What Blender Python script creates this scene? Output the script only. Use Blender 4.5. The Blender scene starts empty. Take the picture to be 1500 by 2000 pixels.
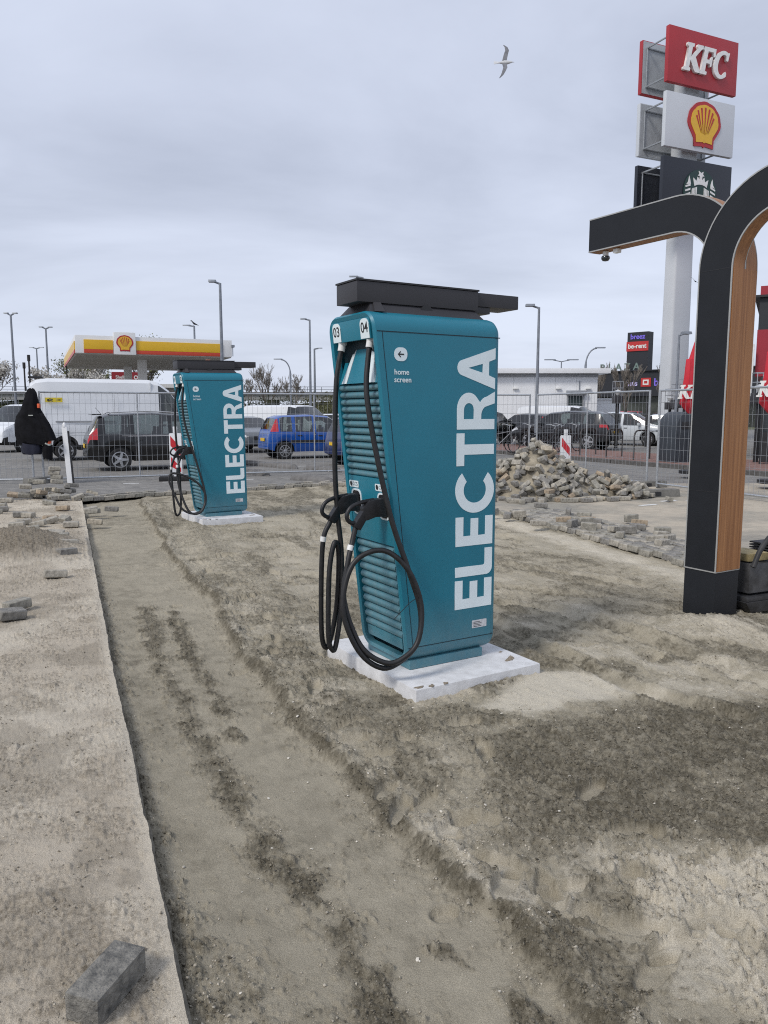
import bpy, bmesh, math, random
import numpy as np
from mathutils import Matrix, Vector, Euler
R = math.radians
PI = math.pi
scene = bpy.context.scene
col = scene.collection

# ------------------------------------------------------------------ camera
cam_d = bpy.data.cameras.new('camera'); cam = bpy.data.objects.new('camera', cam_d); col.objects.link(cam)
cam.location = (0, 0, 1.68)
cam.rotation_euler = (R(90) - math.atan(197 / 1520), 0, 0)
cam_d.sensor_fit = 'VERTICAL'; cam_d.sensor_height = 36; cam_d.lens = 1520 / 2000 * 36
cam_d.clip_start = 0.05; cam_d.clip_end = 3000
scene.camera = cam

# ------------------------------------------------------------------ sky, sun, exposure
SUN_EL, SUN_AZ = R(44), R(224)
world = bpy.data.worlds.new('World'); scene.world = world; world.use_nodes = True
nt = world.node_tree; nt.nodes.clear()
def N(tree, t, **kw):
    n = tree.nodes.new(t)
    for k, v in kw.items():
        setattr(n, k, v)
    return n
def lk(tree, a, b): tree.links.new(a, b)
wo = N(nt, 'ShaderNodeOutputWorld'); bg = N(nt, 'ShaderNodeBackground'); bg.inputs['Strength'].default_value = 0.1
sky = N(nt, 'ShaderNodeTexSky', sky_type='NISHITA', sun_disc=False)
sky.sun_elevation = SUN_EL; sky.sun_rotation = SUN_AZ; sky.air_density = 1.0; sky.dust_density = 2.0
tc = N(nt, 'ShaderNodeTexCoord')
sep = N(nt, 'ShaderNodeSeparateXYZ'); lk(nt, tc.outputs['Generated'], sep.inputs[0])
zz = N(nt, 'ShaderNodeMath', operation='MAXIMUM'); lk(nt, sep.outputs['Z'], zz.inputs[0]); zz.inputs[1].default_value = 0.0
za = N(nt, 'ShaderNodeMath', operation='ADD'); lk(nt, zz.outputs[0], za.inputs[0]); za.inputs[1].default_value = 0.16
dv = N(nt, 'ShaderNodeVectorMath', operation='DIVIDE')
cb = N(nt, 'ShaderNodeCombineXYZ')
for i in range(3): lk(nt, za.outputs[0], cb.inputs[i])
lk(nt, tc.outputs['Generated'], dv.inputs[0]); lk(nt, cb.outputs[0], dv.inputs[1])
mp = N(nt, 'ShaderNodeMapping'); mp.inputs['Scale'].default_value = (0.72, 1.0, 0.3); mp.inputs['Rotation'].default_value = (0, 0, R(-14))
lk(nt, dv.outputs[0], mp.inputs[0])
n1 = N(nt, 'ShaderNodeTexNoise'); n1.inputs['Scale'].default_value = 0.95; n1.inputs['Detail'].default_value = 7; n1.inputs['Roughness'].default_value = 0.52; n1.inputs['Distortion'].default_value = 0.35
lk(nt, mp.outputs[0], n1.inputs['Vector'])
cr = N(nt, 'ShaderNodeValToRGB'); lk(nt, n1.outputs['Fac'], cr.inputs[0])
e = cr.color_ramp.elements
e[0].position = 0.30; e[0].color = (0.34, 0.375, 0.465, 1)
e[1].position = 0.66; e[1].color = (0.55, 0.595, 0.71, 1)
x_ = cr.color_ramp.elements.new(0.48); x_.color = (0.455, 0.495, 0.60, 1)
hz = N(nt, 'ShaderNodeMapRange'); lk(nt, zz.outputs[0], hz.inputs[0])
hz.inputs['From Min'].default_value = 0.0; hz.inputs['From Max'].default_value = 0.28; hz.inputs['To Min'].default_value = 0.45; hz.inputs['To Max'].default_value = 0.0
mh = N(nt, 'ShaderNodeMixRGB'); lk(nt, hz.outputs[0], mh.inputs[0]); lk(nt, cr.outputs[0], mh.inputs[1]); mh.inputs[2].default_value = (0.60, 0.645, 0.74, 1)
gain = N(nt, 'ShaderNodeVectorMath', operation='SCALE'); gain.inputs['Scale'].default_value = 10.0
lk(nt, mh.outputs[0], gain.inputs[0])
mx = N(nt, 'ShaderNodeMixRGB'); mx.inputs[0].default_value = 0.93
lk(nt, sky.outputs[0], mx.inputs[1]); lk(nt, gain.outputs[0], mx.inputs[2])
lk(nt, mx.outputs[0], bg.inputs[0]); lk(nt, bg.outputs[0], wo.inputs[0])

sun_d = bpy.data.lights.new('sun', 'SUN'); sun_d.energy = 1.5; sun_d.angle = R(14); sun_d.color = (1.0, 0.95, 0.88)
sun = bpy.data.objects.new('sun', sun_d); col.objects.link(sun)
# the veiled sun stands to the left of the camera, a little behind it
sd = Vector((math.sin(SUN_AZ) * math.cos(SUN_EL), math.cos(SUN_AZ) * math.cos(SUN_EL), math.sin(SUN_EL)))
sun.rotation_euler = sd.to_track_quat('Z', 'Y').to_euler(); sun.location = (-35, -35, 50)

vs = scene.view_settings
vs.view_transform = 'Standard'; vs.look = 'None'; vs.gamma = 1.0; vs.exposure = 0.46; vs.use_curve_mapping = False
scene.cycles.use_denoising = False; scene.cycles.filter_width = 1.1; scene.cycles.sample_clamp_indirect = 4.0; scene.cycles.sample_clamp_direct = 12.0
scene.cycles.max_bounces = 6; scene.cycles.diffuse_bounces = 3; scene.cycles.glossy_bounces = 3; scene.cycles.transparent_max_bounces = 12

# ------------------------------------------------------------------ helpers
def tag(o, label=None, cat=None, group=None, kind=None):
    if label: o['label'] = label
    if cat: o['category'] = cat
    if group: o['group'] = group
    if kind: o['kind'] = kind
    return o
def thing(name, label, cat, loc=(0, 0, 0), rz=0.0, group=None, rot=None):
    o = bpy.data.objects.new(name, None); col.objects.link(o); o.empty_display_size = 0.1
    o.location = loc; o.rotation_euler = rot if rot else (0, 0, rz)
    return tag(o, label, cat, group)
def copy_tree(o, parent=None):
    c = o.copy(); col.objects.link(c); c.parent = parent
    for ch in o.children: copy_tree(ch, c)
    return c

class MB:
    def __init__(s): s.v = []; s.f = []
    def add(s, vs, fs, M=None):
        b = len(s.v)
        s.v += [tuple(M @ Vector(p)) for p in vs] if M is not None else [tuple(p) for p in vs]
        s.f += [tuple(i + b for i in f) for f in fs]
        return s
    def box(s, c, d, M=None, rot=None):
        x, y, z = d[0] / 2, d[1] / 2, d[2] / 2
        vs = [Vector(p) for p in ((-x, -y, -z), (x, -y, -z), (x, y, -z), (-x, y, -z), (-x, -y, z), (x, -y, z), (x, y, z), (-x, y, z))]
        if rot: vs = [Euler(rot).to_matrix() @ p for p in vs]
        vs = [p + Vector(c) for p in vs]
        return s.add(vs, [(0, 3, 2, 1), (4, 5, 6, 7), (0, 1, 5, 4), (1, 2, 6, 5), (2, 3, 7, 6), (3, 0, 4, 7)], M)
    def span(s, a, b, M=None):
        return s.box([(a[i] + b[i]) / 2 for i in range(3)], [abs(b[i] - a[i]) for i in range(3)], M)
    def prism(s, poly, axis, a, b, M=None):
        # poly of 2D points; axis: the extruded axis
        def P(p, t):
            if axis == 0: return (t, p[0], p[1])
            if axis == 1: return (p[0], t, p[1])
            return (p[0], p[1], t)
        n = len(poly)
        return s.add([P(p, a) for p in poly] + [P(p, b) for p in poly],
              [tuple(range(n))[::-1], tuple(range(n, 2 * n))] + [(i, (i + 1) % n, (i + 1) % n + n, i + n) for i in range(n)], M)
    def loft(s, rings, M=None, caps=(True, True), closed=True):
        n = len(rings[0]); vs = [p for r in rings for p in r]; fs = []
        for k in range(len(rings) - 1):
            for i in range(n if closed else n - 1):
                j = (i + 1) % n
                fs.append((k * n + i, k * n + j, (k + 1) * n + j, (k + 1) * n + i))
        if caps[0]: fs.append(tuple(range(n))[::-1])
        if caps[1]: fs.append(tuple(range((len(rings) - 1) * n, len(rings) * n)))
        return s.add(vs, fs, M)
    def tube(s, pts, r, n=8, M=None, closed=False):
        pts = [Vector(p) for p in pts]; m = len(pts); rs = r if isinstance(r, (list, tuple)) else [r] * m
        rings = []; prev = None
        for i in range(m):
            if closed: t = pts[(i + 1) % m] - pts[i - 1]
            else: t = pts[min(i + 1, m - 1)] - pts[max(i - 1, 0)]
            t.normalize()
            if prev is None:
                u = t.orthogonal().normalized()
            else:
                u = (prev - t * prev.dot(t))
                u = u.normalized() if u.length > 1e-6 else t.orthogonal().normalized()
            prev = u; w = t.cross(u)
            rings.append([pts[i] + (u * math.cos(2 * PI * k / n) + w * math.sin(2 * PI * k / n)) * rs[i] for k in range(n)])
        if closed:
            rings.append(rings[0]); return s.loft(rings, M, (False, False))
        return s.loft(rings, M)
    def cyl(s, a, b, r, n=12, M=None, r2=None):
        return s.tube([a, b], [r, r if r2 is None else r2], n, M)
    def lathe(s, prof, n=20, M=None):
        rings = [[(r * math.cos(2 * PI * k / n), r * math.sin(2 * PI * k / n), z) for k in range(n)] for r, z in prof]
        return s.loft(rings, M)
    def mesh(s, name):
        me = bpy.data.meshes.new(name); me.from_pydata(s.v, [], s.f); me.update(); return me
    def build(s, name, m, parent=None, smooth=None, bevel=0, seg=2, fix=True):
        me = s.mesh(name)
        if fix or bevel:
            bm = bmesh.new(); bm.from_mesh(me)
            bmesh.ops.remove_doubles(bm, verts=bm.verts, dist=1e-5)
            bmesh.ops.recalc_face_normals(bm, faces=bm.faces)
            if bevel:
                ed = [e for e in bm.edges if len(e.link_faces) == 2 and e.calc_face_angle(0) > 0.6]
                bmesh.ops.bevel(bm, geom=ed, offset=bevel, segments=seg, profile=0.7, affect='EDGES')
            bm.to_mesh(me); bm.free()
        if smooth is not None or bevel:
            me.polygons.foreach_set('use_smooth', [True] * len(me.polygons))
            me.set_sharp_from_angle(angle=R(smooth if smooth else 40))
        me.materials.append(m)
        o = bpy.data.objects.new(name, me); col.objects.link(o)
        if parent: o.parent = parent
        return o

def arc(cx, cy, rx, ry, a0, a1, n):
    return [(cx + rx * math.cos(R(a0 + (a1 - a0) * i / n)), cy + ry * math.sin(R(a0 + (a1 - a0) * i / n))) for i in range(n + 1)]
def rrect(x0, y0, x1, y1, r, n=6):
    return arc(x1 - r, y0 + r, r, r, -90, 0, n) + arc(x1 - r, y1 - r, r, r, 0, 90, n) + arc(x0 + r, y1 - r, r, r, 90, 180, n) + arc(x0 + r, y0 + r, r, r, 180, 270, n)
def spline(pts, n=8):
    pts = [Vector(p) for p in pts]; out = []
    q = [pts[0] * 2 - pts[1]] + pts + [pts[-1] * 2 - pts[-2]]
    for i in range(1, len(q) - 2):
        for k in range(n):
            t = k / n; a, b, c, d = q[i - 1], q[i], q[i + 1], q[i + 2]
            out.append(0.5 * ((2 * b) + (c - a) * t + (2 * a - 5 * b + 4 * c - d) * t * t + (3 * b - a - 3 * c + d) * t ** 3))
    out.append(pts[-1]); return out
def frame(o, x, y):
    # matrix taking flat artwork (x right, y up) to the plane through o spanned by x and y
    x = Vector(x).normalized(); y = Vector(y).normalized(); z = x.cross(y)
    M = Matrix((x, y, z)).transposed().to_4x4(); M.translation = Vector(o); return M
def flat(name, polys, m, parent, M, ext=0.001):
    cu = bpy.data.curves.new(name, 'CURVE'); cu.dimensions = '2D'; cu.fill_mode = 'BOTH'; cu.extrude = ext
    for p in polys:
        sp = cu.splines.new('POLY'); sp.points.add(len(p) - 1); sp.use_cyclic_u = True
        for i, q in enumerate(p): sp.points[i].co = (q[0], q[1], 0, 1)
    return _curve_obj(name, cu, m, parent, M)
def _curve_obj(name, cu, m, parent, M):
    t = bpy.data.objects.new('t', cu); me = bpy.data.meshes.new_from_object(t); bpy.data.objects.remove(t); bpy.data.curves.remove(cu)
    me.name = name; me.transform(M); me.materials.clear(); me.materials.append(m)
    o = bpy.data.objects.new(name, me); col.objects.link(o)
    if parent: o.parent = parent
    return o
def text(name, body, size, m, parent, M, ext=0.001, bold=0.0, align='CENTER', shear=0.0, space=1.0):
    cu = bpy.data.curves.new(name, 'FONT'); cu.body = body; cu.size = size; cu.extrude = ext; cu.offset = bold
    cu.align_x = align; cu.align_y = 'CENTER'; cu.shear = shear; cu.space_character = space; cu.resolution_u = 4
    return _curve_obj(name, cu, m, parent, M)

# ------------------------------------------------------------------ materials
MATS = {}
def mat(name, c, rough=0.5, metal=0.0, var=0.08, scale=6.0, bump=0.0, bscale=120.0, spec=0.5, coat=0.0, emit=0, alpha=None, c2=None, lo=0.35, hi=0.65, detail=5):
    if name in MATS: return MATS[name]
    m = bpy.data.materials.new(name); m.use_nodes = True; t = m.node_tree; b = t.nodes['Principled BSDF']
    b.inputs['Roughness'].default_value = rough; b.inputs['Metallic'].default_value = metal
    b.inputs['Specular IOR Level'].default_value = spec; b.inputs['Coat Weight'].default_value = coat
    tcn = N(t, 'ShaderNodeTexCoord')
    no = N(t, 'ShaderNodeTexNoise'); no.inputs['Scale'].default_value = scale; no.inputs['Detail'].default_value = detail; no.inputs['Roughness'].default_value = 0.6
    lk(t, tcn.outputs['Object'], no.inputs['Vector'])
    rp = N(t, 'ShaderNodeValToRGB'); lk(t, no.outputs['Fac'], rp.inputs[0])
    a = [max(0, x * (1 - var)) for x in c]; d = [min(1, x * (1 + var)) for x in c] if c2 is None else c2
    rp.color_ramp.elements[0].position = lo; rp.color_ramp.elements[0].color = (*a, 1)
    rp.color_ramp.elements[1].position = hi; rp.color_ramp.elements[1].color = (*d, 1)
    lk(t, rp.outputs[0], b.inputs['Base Color'])
    mr = N(t, 'ShaderNodeMapRange'); lk(t, no.outputs['Fac'], mr.inputs[0]); mr.inputs['To Min'].default_value = max(0.02, rough - 0.08); mr.inputs['To Max'].default_value = min(1, rough + 0.08)
    lk(t, mr.outputs[0], b.inputs['Roughness'])
    if bump:
        n2 = N(t, 'ShaderNodeTexNoise'); n2.inputs['Scale'].default_value = bscale; n2.inputs['Detail'].default_value = 4
        lk(t, tcn.outputs['Object'], n2.inputs['Vector'])
        bp = N(t, 'ShaderNodeBump'); bp.inputs['Strength'].default_value = bump; bp.inputs['Distance'].default_value = 0.01
        lk(t, n2.outputs['Fac'], bp.inputs['Height']); lk(t, bp.outputs[0], b.inputs['Normal'])
    if emit:
        b.inputs['Emission Color'].default_value = (*c, 1); b.inputs['Emission Strength'].default_value = emit
    MATS[name] = m; return m

teal = mat('teal_paint', (0.011, 0.180, 0.258), 0.42, var=0.05, scale=2.5)
teal_dark = mat('seam_dark', (0.004, 0.02, 0.03), 0.6)
pale_blue = mat('pale_blue_vinyl', (0.74, 0.83, 0.86), 0.5, var=0.03)
black_plastic = mat('black_plastic', (0.012, 0.012, 0.014), 0.45, var=0.3, scale=30)
cable_rubber = mat('cable_rubber', (0.011, 0.011, 0.012), 0.5, var=0.4, scale=25)
anthracite = mat('anthracite_panel', (0.030, 0.029, 0.033), 0.5, var=0.1, scale=3)
white_plastic = mat('white_plastic', (0.75, 0.75, 0.73), 0.4)
white_paint = mat('white_paint', (0.78, 0.79, 0.80), 0.35, var=0.03, scale=2)
red_paint = mat('red_paint', (0.55, 0.02, 0.03), 0.4, var=0.06)
galv = mat('galvanised_steel', (0.42, 0.44, 0.46), 0.45, metal=0.6, var=0.15, scale=25)
lamp_grey = mat('lamp_post_grey', (0.22, 0.24, 0.27), 0.5, metal=0.3, var=0.15, scale=8)
concrete_w = mat('white_concrete', (0.60, 0.60, 0.605), 0.85, var=0.05, scale=12, bump=0.2, bscale=80, c2=(0.70, 0.705, 0.715), detail=9)
glass_dark = mat('tinted_glass', (0.022, 0.028, 0.032), 0.06, var=0.2, spec=0.8)
tyre_m = mat('tyre_rubber', (0.014, 0.014, 0.015), 0.75, var=0.25, scale=20)
rim_m = mat('alloy_rim', (0.45, 0.46, 0.48), 0.35, metal=0.7)
trim_black = mat('black_trim', (0.018, 0.018, 0.02), 0.55, var=0.2)
plate_y = mat('yellow_number_plate', (0.75, 0.48, 0.02), 0.45)
red_lens = mat('red_lens', (0.45, 0.012, 0.02), 0.2, var=0.15, scale=20, coat=0.5)
clear_lens = mat('clear_lens', (0.55, 0.57, 0.6), 0.12, var=0.25, scale=14, coat=0.5)
paver_mats = [mat('paver_grey_%s' % k, c, 0.9, var=0.32, scale=16, bump=0.8, bscale=130, detail=9) for k, c in
    (('a', (0.29, 0.275, 0.235)), ('b', (0.36, 0.335, 0.285)), ('c', (0.23, 0.22, 0.20)), ('d', (0.42, 0.375, 0.295)), ('e', (0.36, 0.29, 0.21)))]

def add_dust(m, z0, z1, c, k):
    # site dust that has settled on the lowest part of the painted cabinet
    t = m.node_tree; b = t.nodes['Principled BSDF']; src = b.inputs['Base Color'].links[0].from_socket
    tcn = N(t, 'ShaderNodeTexCoord'); sp = N(t, 'ShaderNodeSeparateXYZ'); lk(t, tcn.outputs['Object'], sp.inputs[0])
    mr = N(t, 'ShaderNodeMapRange'); lk(t, sp.outputs['Z'], mr.inputs[0]); mr.inputs['From Min'].default_value = z0; mr.inputs['From Max'].default_value = z1; mr.inputs['To Min'].default_value = k; mr.inputs['To Max'].default_value = 0
    no = N(t, 'ShaderNodeTexNoise'); no.inputs['Scale'].default_value = 14; no.inputs['Detail'].default_value = 8; no.inputs['Roughness'].default_value = 0.7; lk(t, tcn.outputs['Object'], no.inputs['Vector'])
    mu = N(t, 'ShaderNodeMath', operation='MULTIPLY'); lk(t, mr.outputs[0], mu.inputs[0]); lk(t, no.outputs['Fac'], mu.inputs[1])
    mx_ = N(t, 'ShaderNodeMixRGB'); lk(t, mu.outputs[0], mx_.inputs[0]); lk(t, src, mx_.inputs[1]); mx_.inputs[2].default_value = (*c, 1); lk(t, mx_.outputs[0], b.inputs['Base Color'])
add_dust(teal, 0.0, 0.45, (0.30, 0.27, 0.21), 0.5)
def see_through_glass(name, tint, refl):
    m = bpy.data.materials.new(name); m.use_nodes = True; t = m.node_tree; t.nodes.clear()
    o = N(t, 'ShaderNodeOutputMaterial'); tr = N(t, 'ShaderNodeBsdfTransparent'); tr.inputs[0].default_value = (*tint, 1); gl = N(t, 'ShaderNodeBsdfGlossy'); gl.inputs['Roughness'].default_value = 0.04
    fr = N(t, 'ShaderNodeFresnel'); fr.inputs[0].default_value = 1.55; ad = N(t, 'ShaderNodeMath', operation='ADD'); lk(t, fr.outputs[0], ad.inputs[0]); ad.inputs[1].default_value = refl; ad.use_clamp = True
    no = N(t, 'ShaderNodeTexNoise'); no.inputs['Scale'].default_value = 3; cr_ = N(t, 'ShaderNodeMapRange'); lk(t, no.outputs['Fac'], cr_.inputs[0]); cr_.inputs['To Min'].default_value = 0.02; cr_.inputs['To Max'].default_value = 0.08; lk(t, cr_.outputs[0], gl.inputs['Roughness'])
    mx_ = N(t, 'ShaderNodeMixShader'); lk(t, ad.outputs[0], mx_.inputs[0]); lk(t, tr.outputs[0], mx_.inputs[1]); lk(t, gl.outputs[0], mx_.inputs[2]); lk(t, mx_.outputs[0], o.inputs[0]); return m
car_glass = see_through_glass('car_glass', (0.42, 0.47, 0.46), 0.05)

# ------------------------------------------------------------------ ground: noise and relief
def _h(ix, iy, s):
    n = (ix.astype(np.int64) * 374761393 + iy.astype(np.int64) * 668265263 + s * 974711) & 0x7fffffff
    n = ((n ^ (n >> 13)) * 1274126177) & 0x7fffffff
    return ((n ^ (n >> 16)) & 0xffff) / 65535.0
def vnoise(x, y, s=0):
    ix = np.floor(x); iy = np.floor(y); fx = x - ix; fy = y - iy
    fx = fx * fx * fx * (fx * (fx * 6 - 15) + 10); fy = fy * fy * fy * (fy * (fy * 6 - 15) + 10)
    a = _h(ix, iy, s); b = _h(ix + 1, iy, s); c = _h(ix, iy + 1, s); d = _h(ix + 1, iy + 1, s)
    return (a + (b - a) * fx) * (1 - fy) + (c + (d - c) * fx) * fy
def fbm(x, y, f, o=4, s=0, g=0.5):
    r = 0; a = 1; t = 0
    for k in range(o):
        ca, sa = math.cos(0.6 * k + 0.3), math.sin(0.6 * k + 0.3)
        r = r + a * vnoise((x * ca - y * sa) * f + 13.7 * k, (x * sa + y * ca) * f - 7.1 * k, s + k); t += a; a *= g; f *= 2.03
    return r / t
def clods(x, y, f, s=0):
    # rounded lumps: distance to jittered cell points
    ix = np.floor(x * f); iy = np.floor(y * f); best = np.full(x.shape, 9.0); hh = np.zeros(x.shape)
    for dx in (-1, 0, 1):
        for dy in (-1, 0, 1):
            cx, cy = ix + dx, iy + dy
            px = cx + _h(cx, cy, s); py = cy + _h(cx, cy, s + 5); rr = 0.35 + 0.65 * _h(cx, cy, s + 9)
            d = np.hypot(x * f - px, y * f - py) / rr
            m = d < best; best = np.where(m, d, best); hh = np.where(m, rr, hh)
    return np.clip(1 - best * best, 0, 1) ** 0.5 * hh
def bits(x, y, f, s, mask):
    # separate crumbs: a cell holds one only where its lot falls under the local mask
    ix = np.floor(x * f); iy = np.floor(y * f); out = np.zeros(x.shape)
    for dx in (-1, 0, 1):
        for dy in (-1, 0, 1):
            cx, cy = ix + dx, iy + dy
            px = cx + _h(cx, cy, s); py = cy + _h(cx, cy, s + 5); rr = 0.32 + 0.55 * _h(cx, cy, s + 9)
            an = _h(cx, cy, s + 21) * 3.14; ux_, uy_ = x * f - px, y * f - py
            a_ = ux_ * np.cos(an) + uy_ * np.sin(an); b_ = -ux_ * np.sin(an) + uy_ * np.cos(an)
            d = np.sqrt(a_ * a_ + (b_ * 1.5) ** 2) / rr
            hh = np.clip(1 - d ** 2.5, 0, 1) * rr * (_h(cx, cy, s + 13) < mask)
            out = np.maximum(out, hh)
    return out
def dpoly(x, y, pts):
    d = np.full(x.shape, 99.0)
    for (ax, ay), (bx, by) in zip(pts[:-1], pts[1:]):
        vx, vy = bx - ax, by - ay; t = np.clip(((x - ax) * vx + (y - ay) * vy) / (vx * vx + vy * vy), 0, 1)
        d = np.minimum(d, np.hypot(x - ax - t * vx, y - ay - t * vy))
    return d
def inside(x, y, poly, soft=0.12):
    r = np.zeros(x.shape, bool); n = len(poly)
    for i in range(n):
        (ax, ay), (bx, by) = poly[i], poly[(i + 1) % n]
        if ay == by: continue
        r ^= ((ay > y) != (by > y)) & (x < (bx - ax) * (y - ay) / (by - ay) + ax)
    d = dpoly(x, y, list(poly) + [poly[0]])
    return np.clip(0.5 + np.where(r, d, -d) / (2 * soft), 0, 1)
def ss(a, b, x):
    t = np.clip((x - a) / (b - a), 0, 1); return t * t * (3 - 2 * t)

EDGE = [(1.0, -0.15), (2.0, -0.56), (2.44, -0.74), (3.11, -1.02), (3.89, -1.34), (4.64, -1.66), (6.47, -2.40), (8.73, -3.32), (14.6, -5.70), (20, -7.9)]
ey = [p[0] for p in EDGE]; ex = [p[1] for p in EDGE]
RIDGE = [(0.75, 1.2), (0.61, 2.0), (0.55, 2.2), (0.44, 2.47), (0.28, 2.68), (0.02, 3.11), (-0.15, 3.59), (-0.42, 4.09), (-0.91, 5.13), (-1.52, 6.83), (-2.63, 9.37), (-4.84, 15.23)]
BASIN_R = [(1.0, 5.9), (3.3, 5.0), (8.52, 3.37), (12.96, 1.98), (16.9, 0.8), (18.2, 0.1)]
FAR = [(-5.72, 14.6), (-4.71, 15.81), (-1.31, 18.0), (0.4, 18.1)]
def edge_x(y): return np.interp(y, ey, ex) + 0.011 * (fbm(y * 1.0, y * 0 + 3.3, 6.0, 5, 77, 0.65) - 0.5) * 2
def sand_fields(x, y):
    rx = np.interp(y, [p[1] for p in RIDGE], [p[0] for p in RIDGE])
    wob = (fbm(x, y, 2.2, 5, 3, 0.55) - 0.5) * 0.20
    dx = (x - rx + wob)
    lane = 1 - ss(-0.03, 0.05, dx)                 # screeded lane left of the ridge
    z = -0.080 + (1 - lane) * 0.028
    z = z + (fbm(x, y, 0.7, 3, 11) - 0.5) * (0.016 + 0.026 * (1 - lane))
    r17 = fbm(x, y, 3.0, 5, 17, 0.55)
    z = z + (r17 - 0.5) * (0.005 + 0.045 * (1 - lane))
    brk = fbm(x, y, 5.0, 3, 21)
    dr = dpoly(x, y, RIDGE) + wob * 0.4
    ridge = np.exp(-((dx - 0.05) / np.where(dx < 0.05, 0.06, 0.10)) ** 2)
    z = z + ridge * (0.018 + 0.022 * brk)
    crumb = np.zeros(x.shape); damp = np.zeros(x.shape); pale = np.zeros(x.shape)
    crumb = np.maximum(crumb, np.exp(-((dx - 0.08) / 0.15) ** 2) * (0.6 + 0.9 * (brk - 0.3)))
    damp = np.maximum(damp, np.exp(-((dx - 0.02) / 0.05) ** 2) * (0.80 + 0.5 * (brk - 0.5)))
    damp = np.maximum(damp, np.exp(-((dx - 0.16) / 0.16) ** 2) * 0.34 * ss(0.3, 0.55, fbm(x, y, 3.4, 4, 23)))
    damp = np.maximum(damp, lane * (0.24 + 0.25 * (fbm(x, y, 1.3, 5, 24) - 0.4)))
    # dark crumb streaks left by boots and rake in the lane
    for pts, w in (([(-2.14, 6.83), (-1.57, 5.24), (-1.21, 4.55), (-1.0, 4.02), (-0.6, 3.2), (-0.37, 2.77), (-0.2, 2.55), (-0.05, 2.2), (0.03, 1.9)], 0.085),
                   ([(-1.89, 6.83), (-1.38, 5.35), (-0.98, 4.47), (-0.8, 4.02)], 0.06), ([(0.2, 2.35), (0.42, 2.1), (0.5, 1.9)], 0.04)):
        d = np.abs(dpoly(x, y, pts) + (fbm(x, y, 5, 4, 31, 0.6) - 0.5) * 0.16)
        m = np.exp(-(np.maximum(d, 0) / w) ** 2) * (0.25 + 0.75 * ss(0.22, 0.45, fbm(x, y, 4.2, 3, 33)))
        crumb = np.maximum(crumb, m * 0.75); damp = np.maximum(damp, m * 0.75)
    # loose crumbs along the foot of the paved strip
    de = x - np.interp(y, ey, ex)
    wid = 0.05 + 0.035 * np.clip(y / 4, 0, 1.3) + 0.22 * ss(2.75, 2.1, y)
    m = np.exp(-(de / wid) ** 2) * (0.55 + 0.8 * (brk - 0.35)) * (1 - ss(7.0, 11.0, y))
    crumb = np.maximum(crumb, m); damp = np.maximum(damp, m * 0.85)
    z = z + m * 0.035
    # rough churned ground right of the ridge
    churn = (1 - lane) * ss(0.42, 0.62, fbm(x, y, 1.1, 4, 41))
    crumb = np.maximum(crumb, churn * 0.55)
    band = np.exp(-((dpoly(x, y, [(-2.9, 11.8), (-2.46, 10.54), (-1.49, 7.91), (-0.87, 6.15), (-0.55, 5.02), (-0.33, 4.38)]) + wob) / 0.24) ** 2)
    crumb = np.maximum(crumb, band * 0.85); z = z + band * 0.03; damp = np.maximum(damp, band * 0.35)
    dark = inside(x + wob * 1.2, y + wob, [(0.36, 3.98), (0.87, 4.2), (1.64, 4.46), (2.3, 4.5), (3.2, 4.3), (3.0, 2.5), (1.57, 2.70), (1.21, 2.84), (0.82, 2.9), (0.58, 2.86), (0.40, 3.24)], 0.17)
    fr = inside(x + wob, y, [(-0.35, 4.3), (0.1, 4.25), (0.9, 4.5), (0.9, 4.15), (0.3, 3.9), (-0.2, 3.95)], 0.12)
    dark = np.maximum(dark, fr * 0.8)
    dmod = 0.72 + 0.5 * (fbm(x, y, 2.5, 3, 47) - 0.35)
    crumb = np.maximum(crumb, dark); damp = np.maximum(damp, dark * dmod * 0.86); z = z + dark * 0.022
    # tyre ruts
    for pts, w, dp in (([(0.75, 7.1), (1.06, 6.87), (1.48, 6.65), (1.8, 6.18), (2.09, 5.59), (2.45, 4.77), (2.9, 3.9)], 0.09, 0.045),
                       ([(0.8, 6.5), (0.96, 6.15), (1.15, 5.47), (1.37, 5.02), (1.54, 4.68), (2.0, 4.2)], 0.07, 0.035),
                       ([(-1.0, 8.2), (0.4, 7.6), (1.2, 7.5), (2.0, 7.1)], 0.08, 0.025), ([(-3.0, 13.2), (-1.0, 13.8), (1.4, 13.1)], 0.12, 0.03),
                       ([(-2.4, 9.0), (-0.8, 9.3), (1.0, 8.9), (2.6, 7.6)], 0.1, 0.03), ([(-1.6, 10.6), (0.2, 11.2), (1.8, 10.5)], 0.13, 0.03)):
        d = dpoly(x, y, pts) + wob * 0.5
        g = np.exp(-(d / w) ** 2); rim = np.exp(-((d - 1.7 * w) / (0.6 * w)) ** 2)
        z = z - g * dp + rim * dp * 0.7 * brk * 1.6
        damp = np.maximum(damp, g * 0.7 * ss(0.3, 0.55, brk)); crumb = np.maximum(crumb, rim * 0.6)
    # long rake marks and wind-dried sheets in the middle distance
    rgt = ss(0.2, 1.1, x + 0.12 * (y - 6))
    st = fbm((x * 0.55 - y * 0.83) * 0.45, (x * 0.83 + y * 0.55) * 2.0, 1.5, 5, 51) * rgt + fbm((-x * 0.4 + y * 0.9) * 0.45, (x * 0.9 + y * 0.4) * 2.0, 1.7, 5, 52) * (1 - rgt)
    midd = (1 - lane) * (1 - dark)
    damp = np.maximum(damp, midd * ss(0.485, 0.42, r17) * (0.58 - 0.26 * ss(4.5, 8.0, y))); crumb = np.maximum(crumb, midd * ss(0.50, 0.44, r17) * 0.5)
    pale = np.maximum(pale, midd * ss(0.54, 0.62, r17) * (0.5 - 0.2 * ss(4.5, 8.0, y)))
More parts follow.
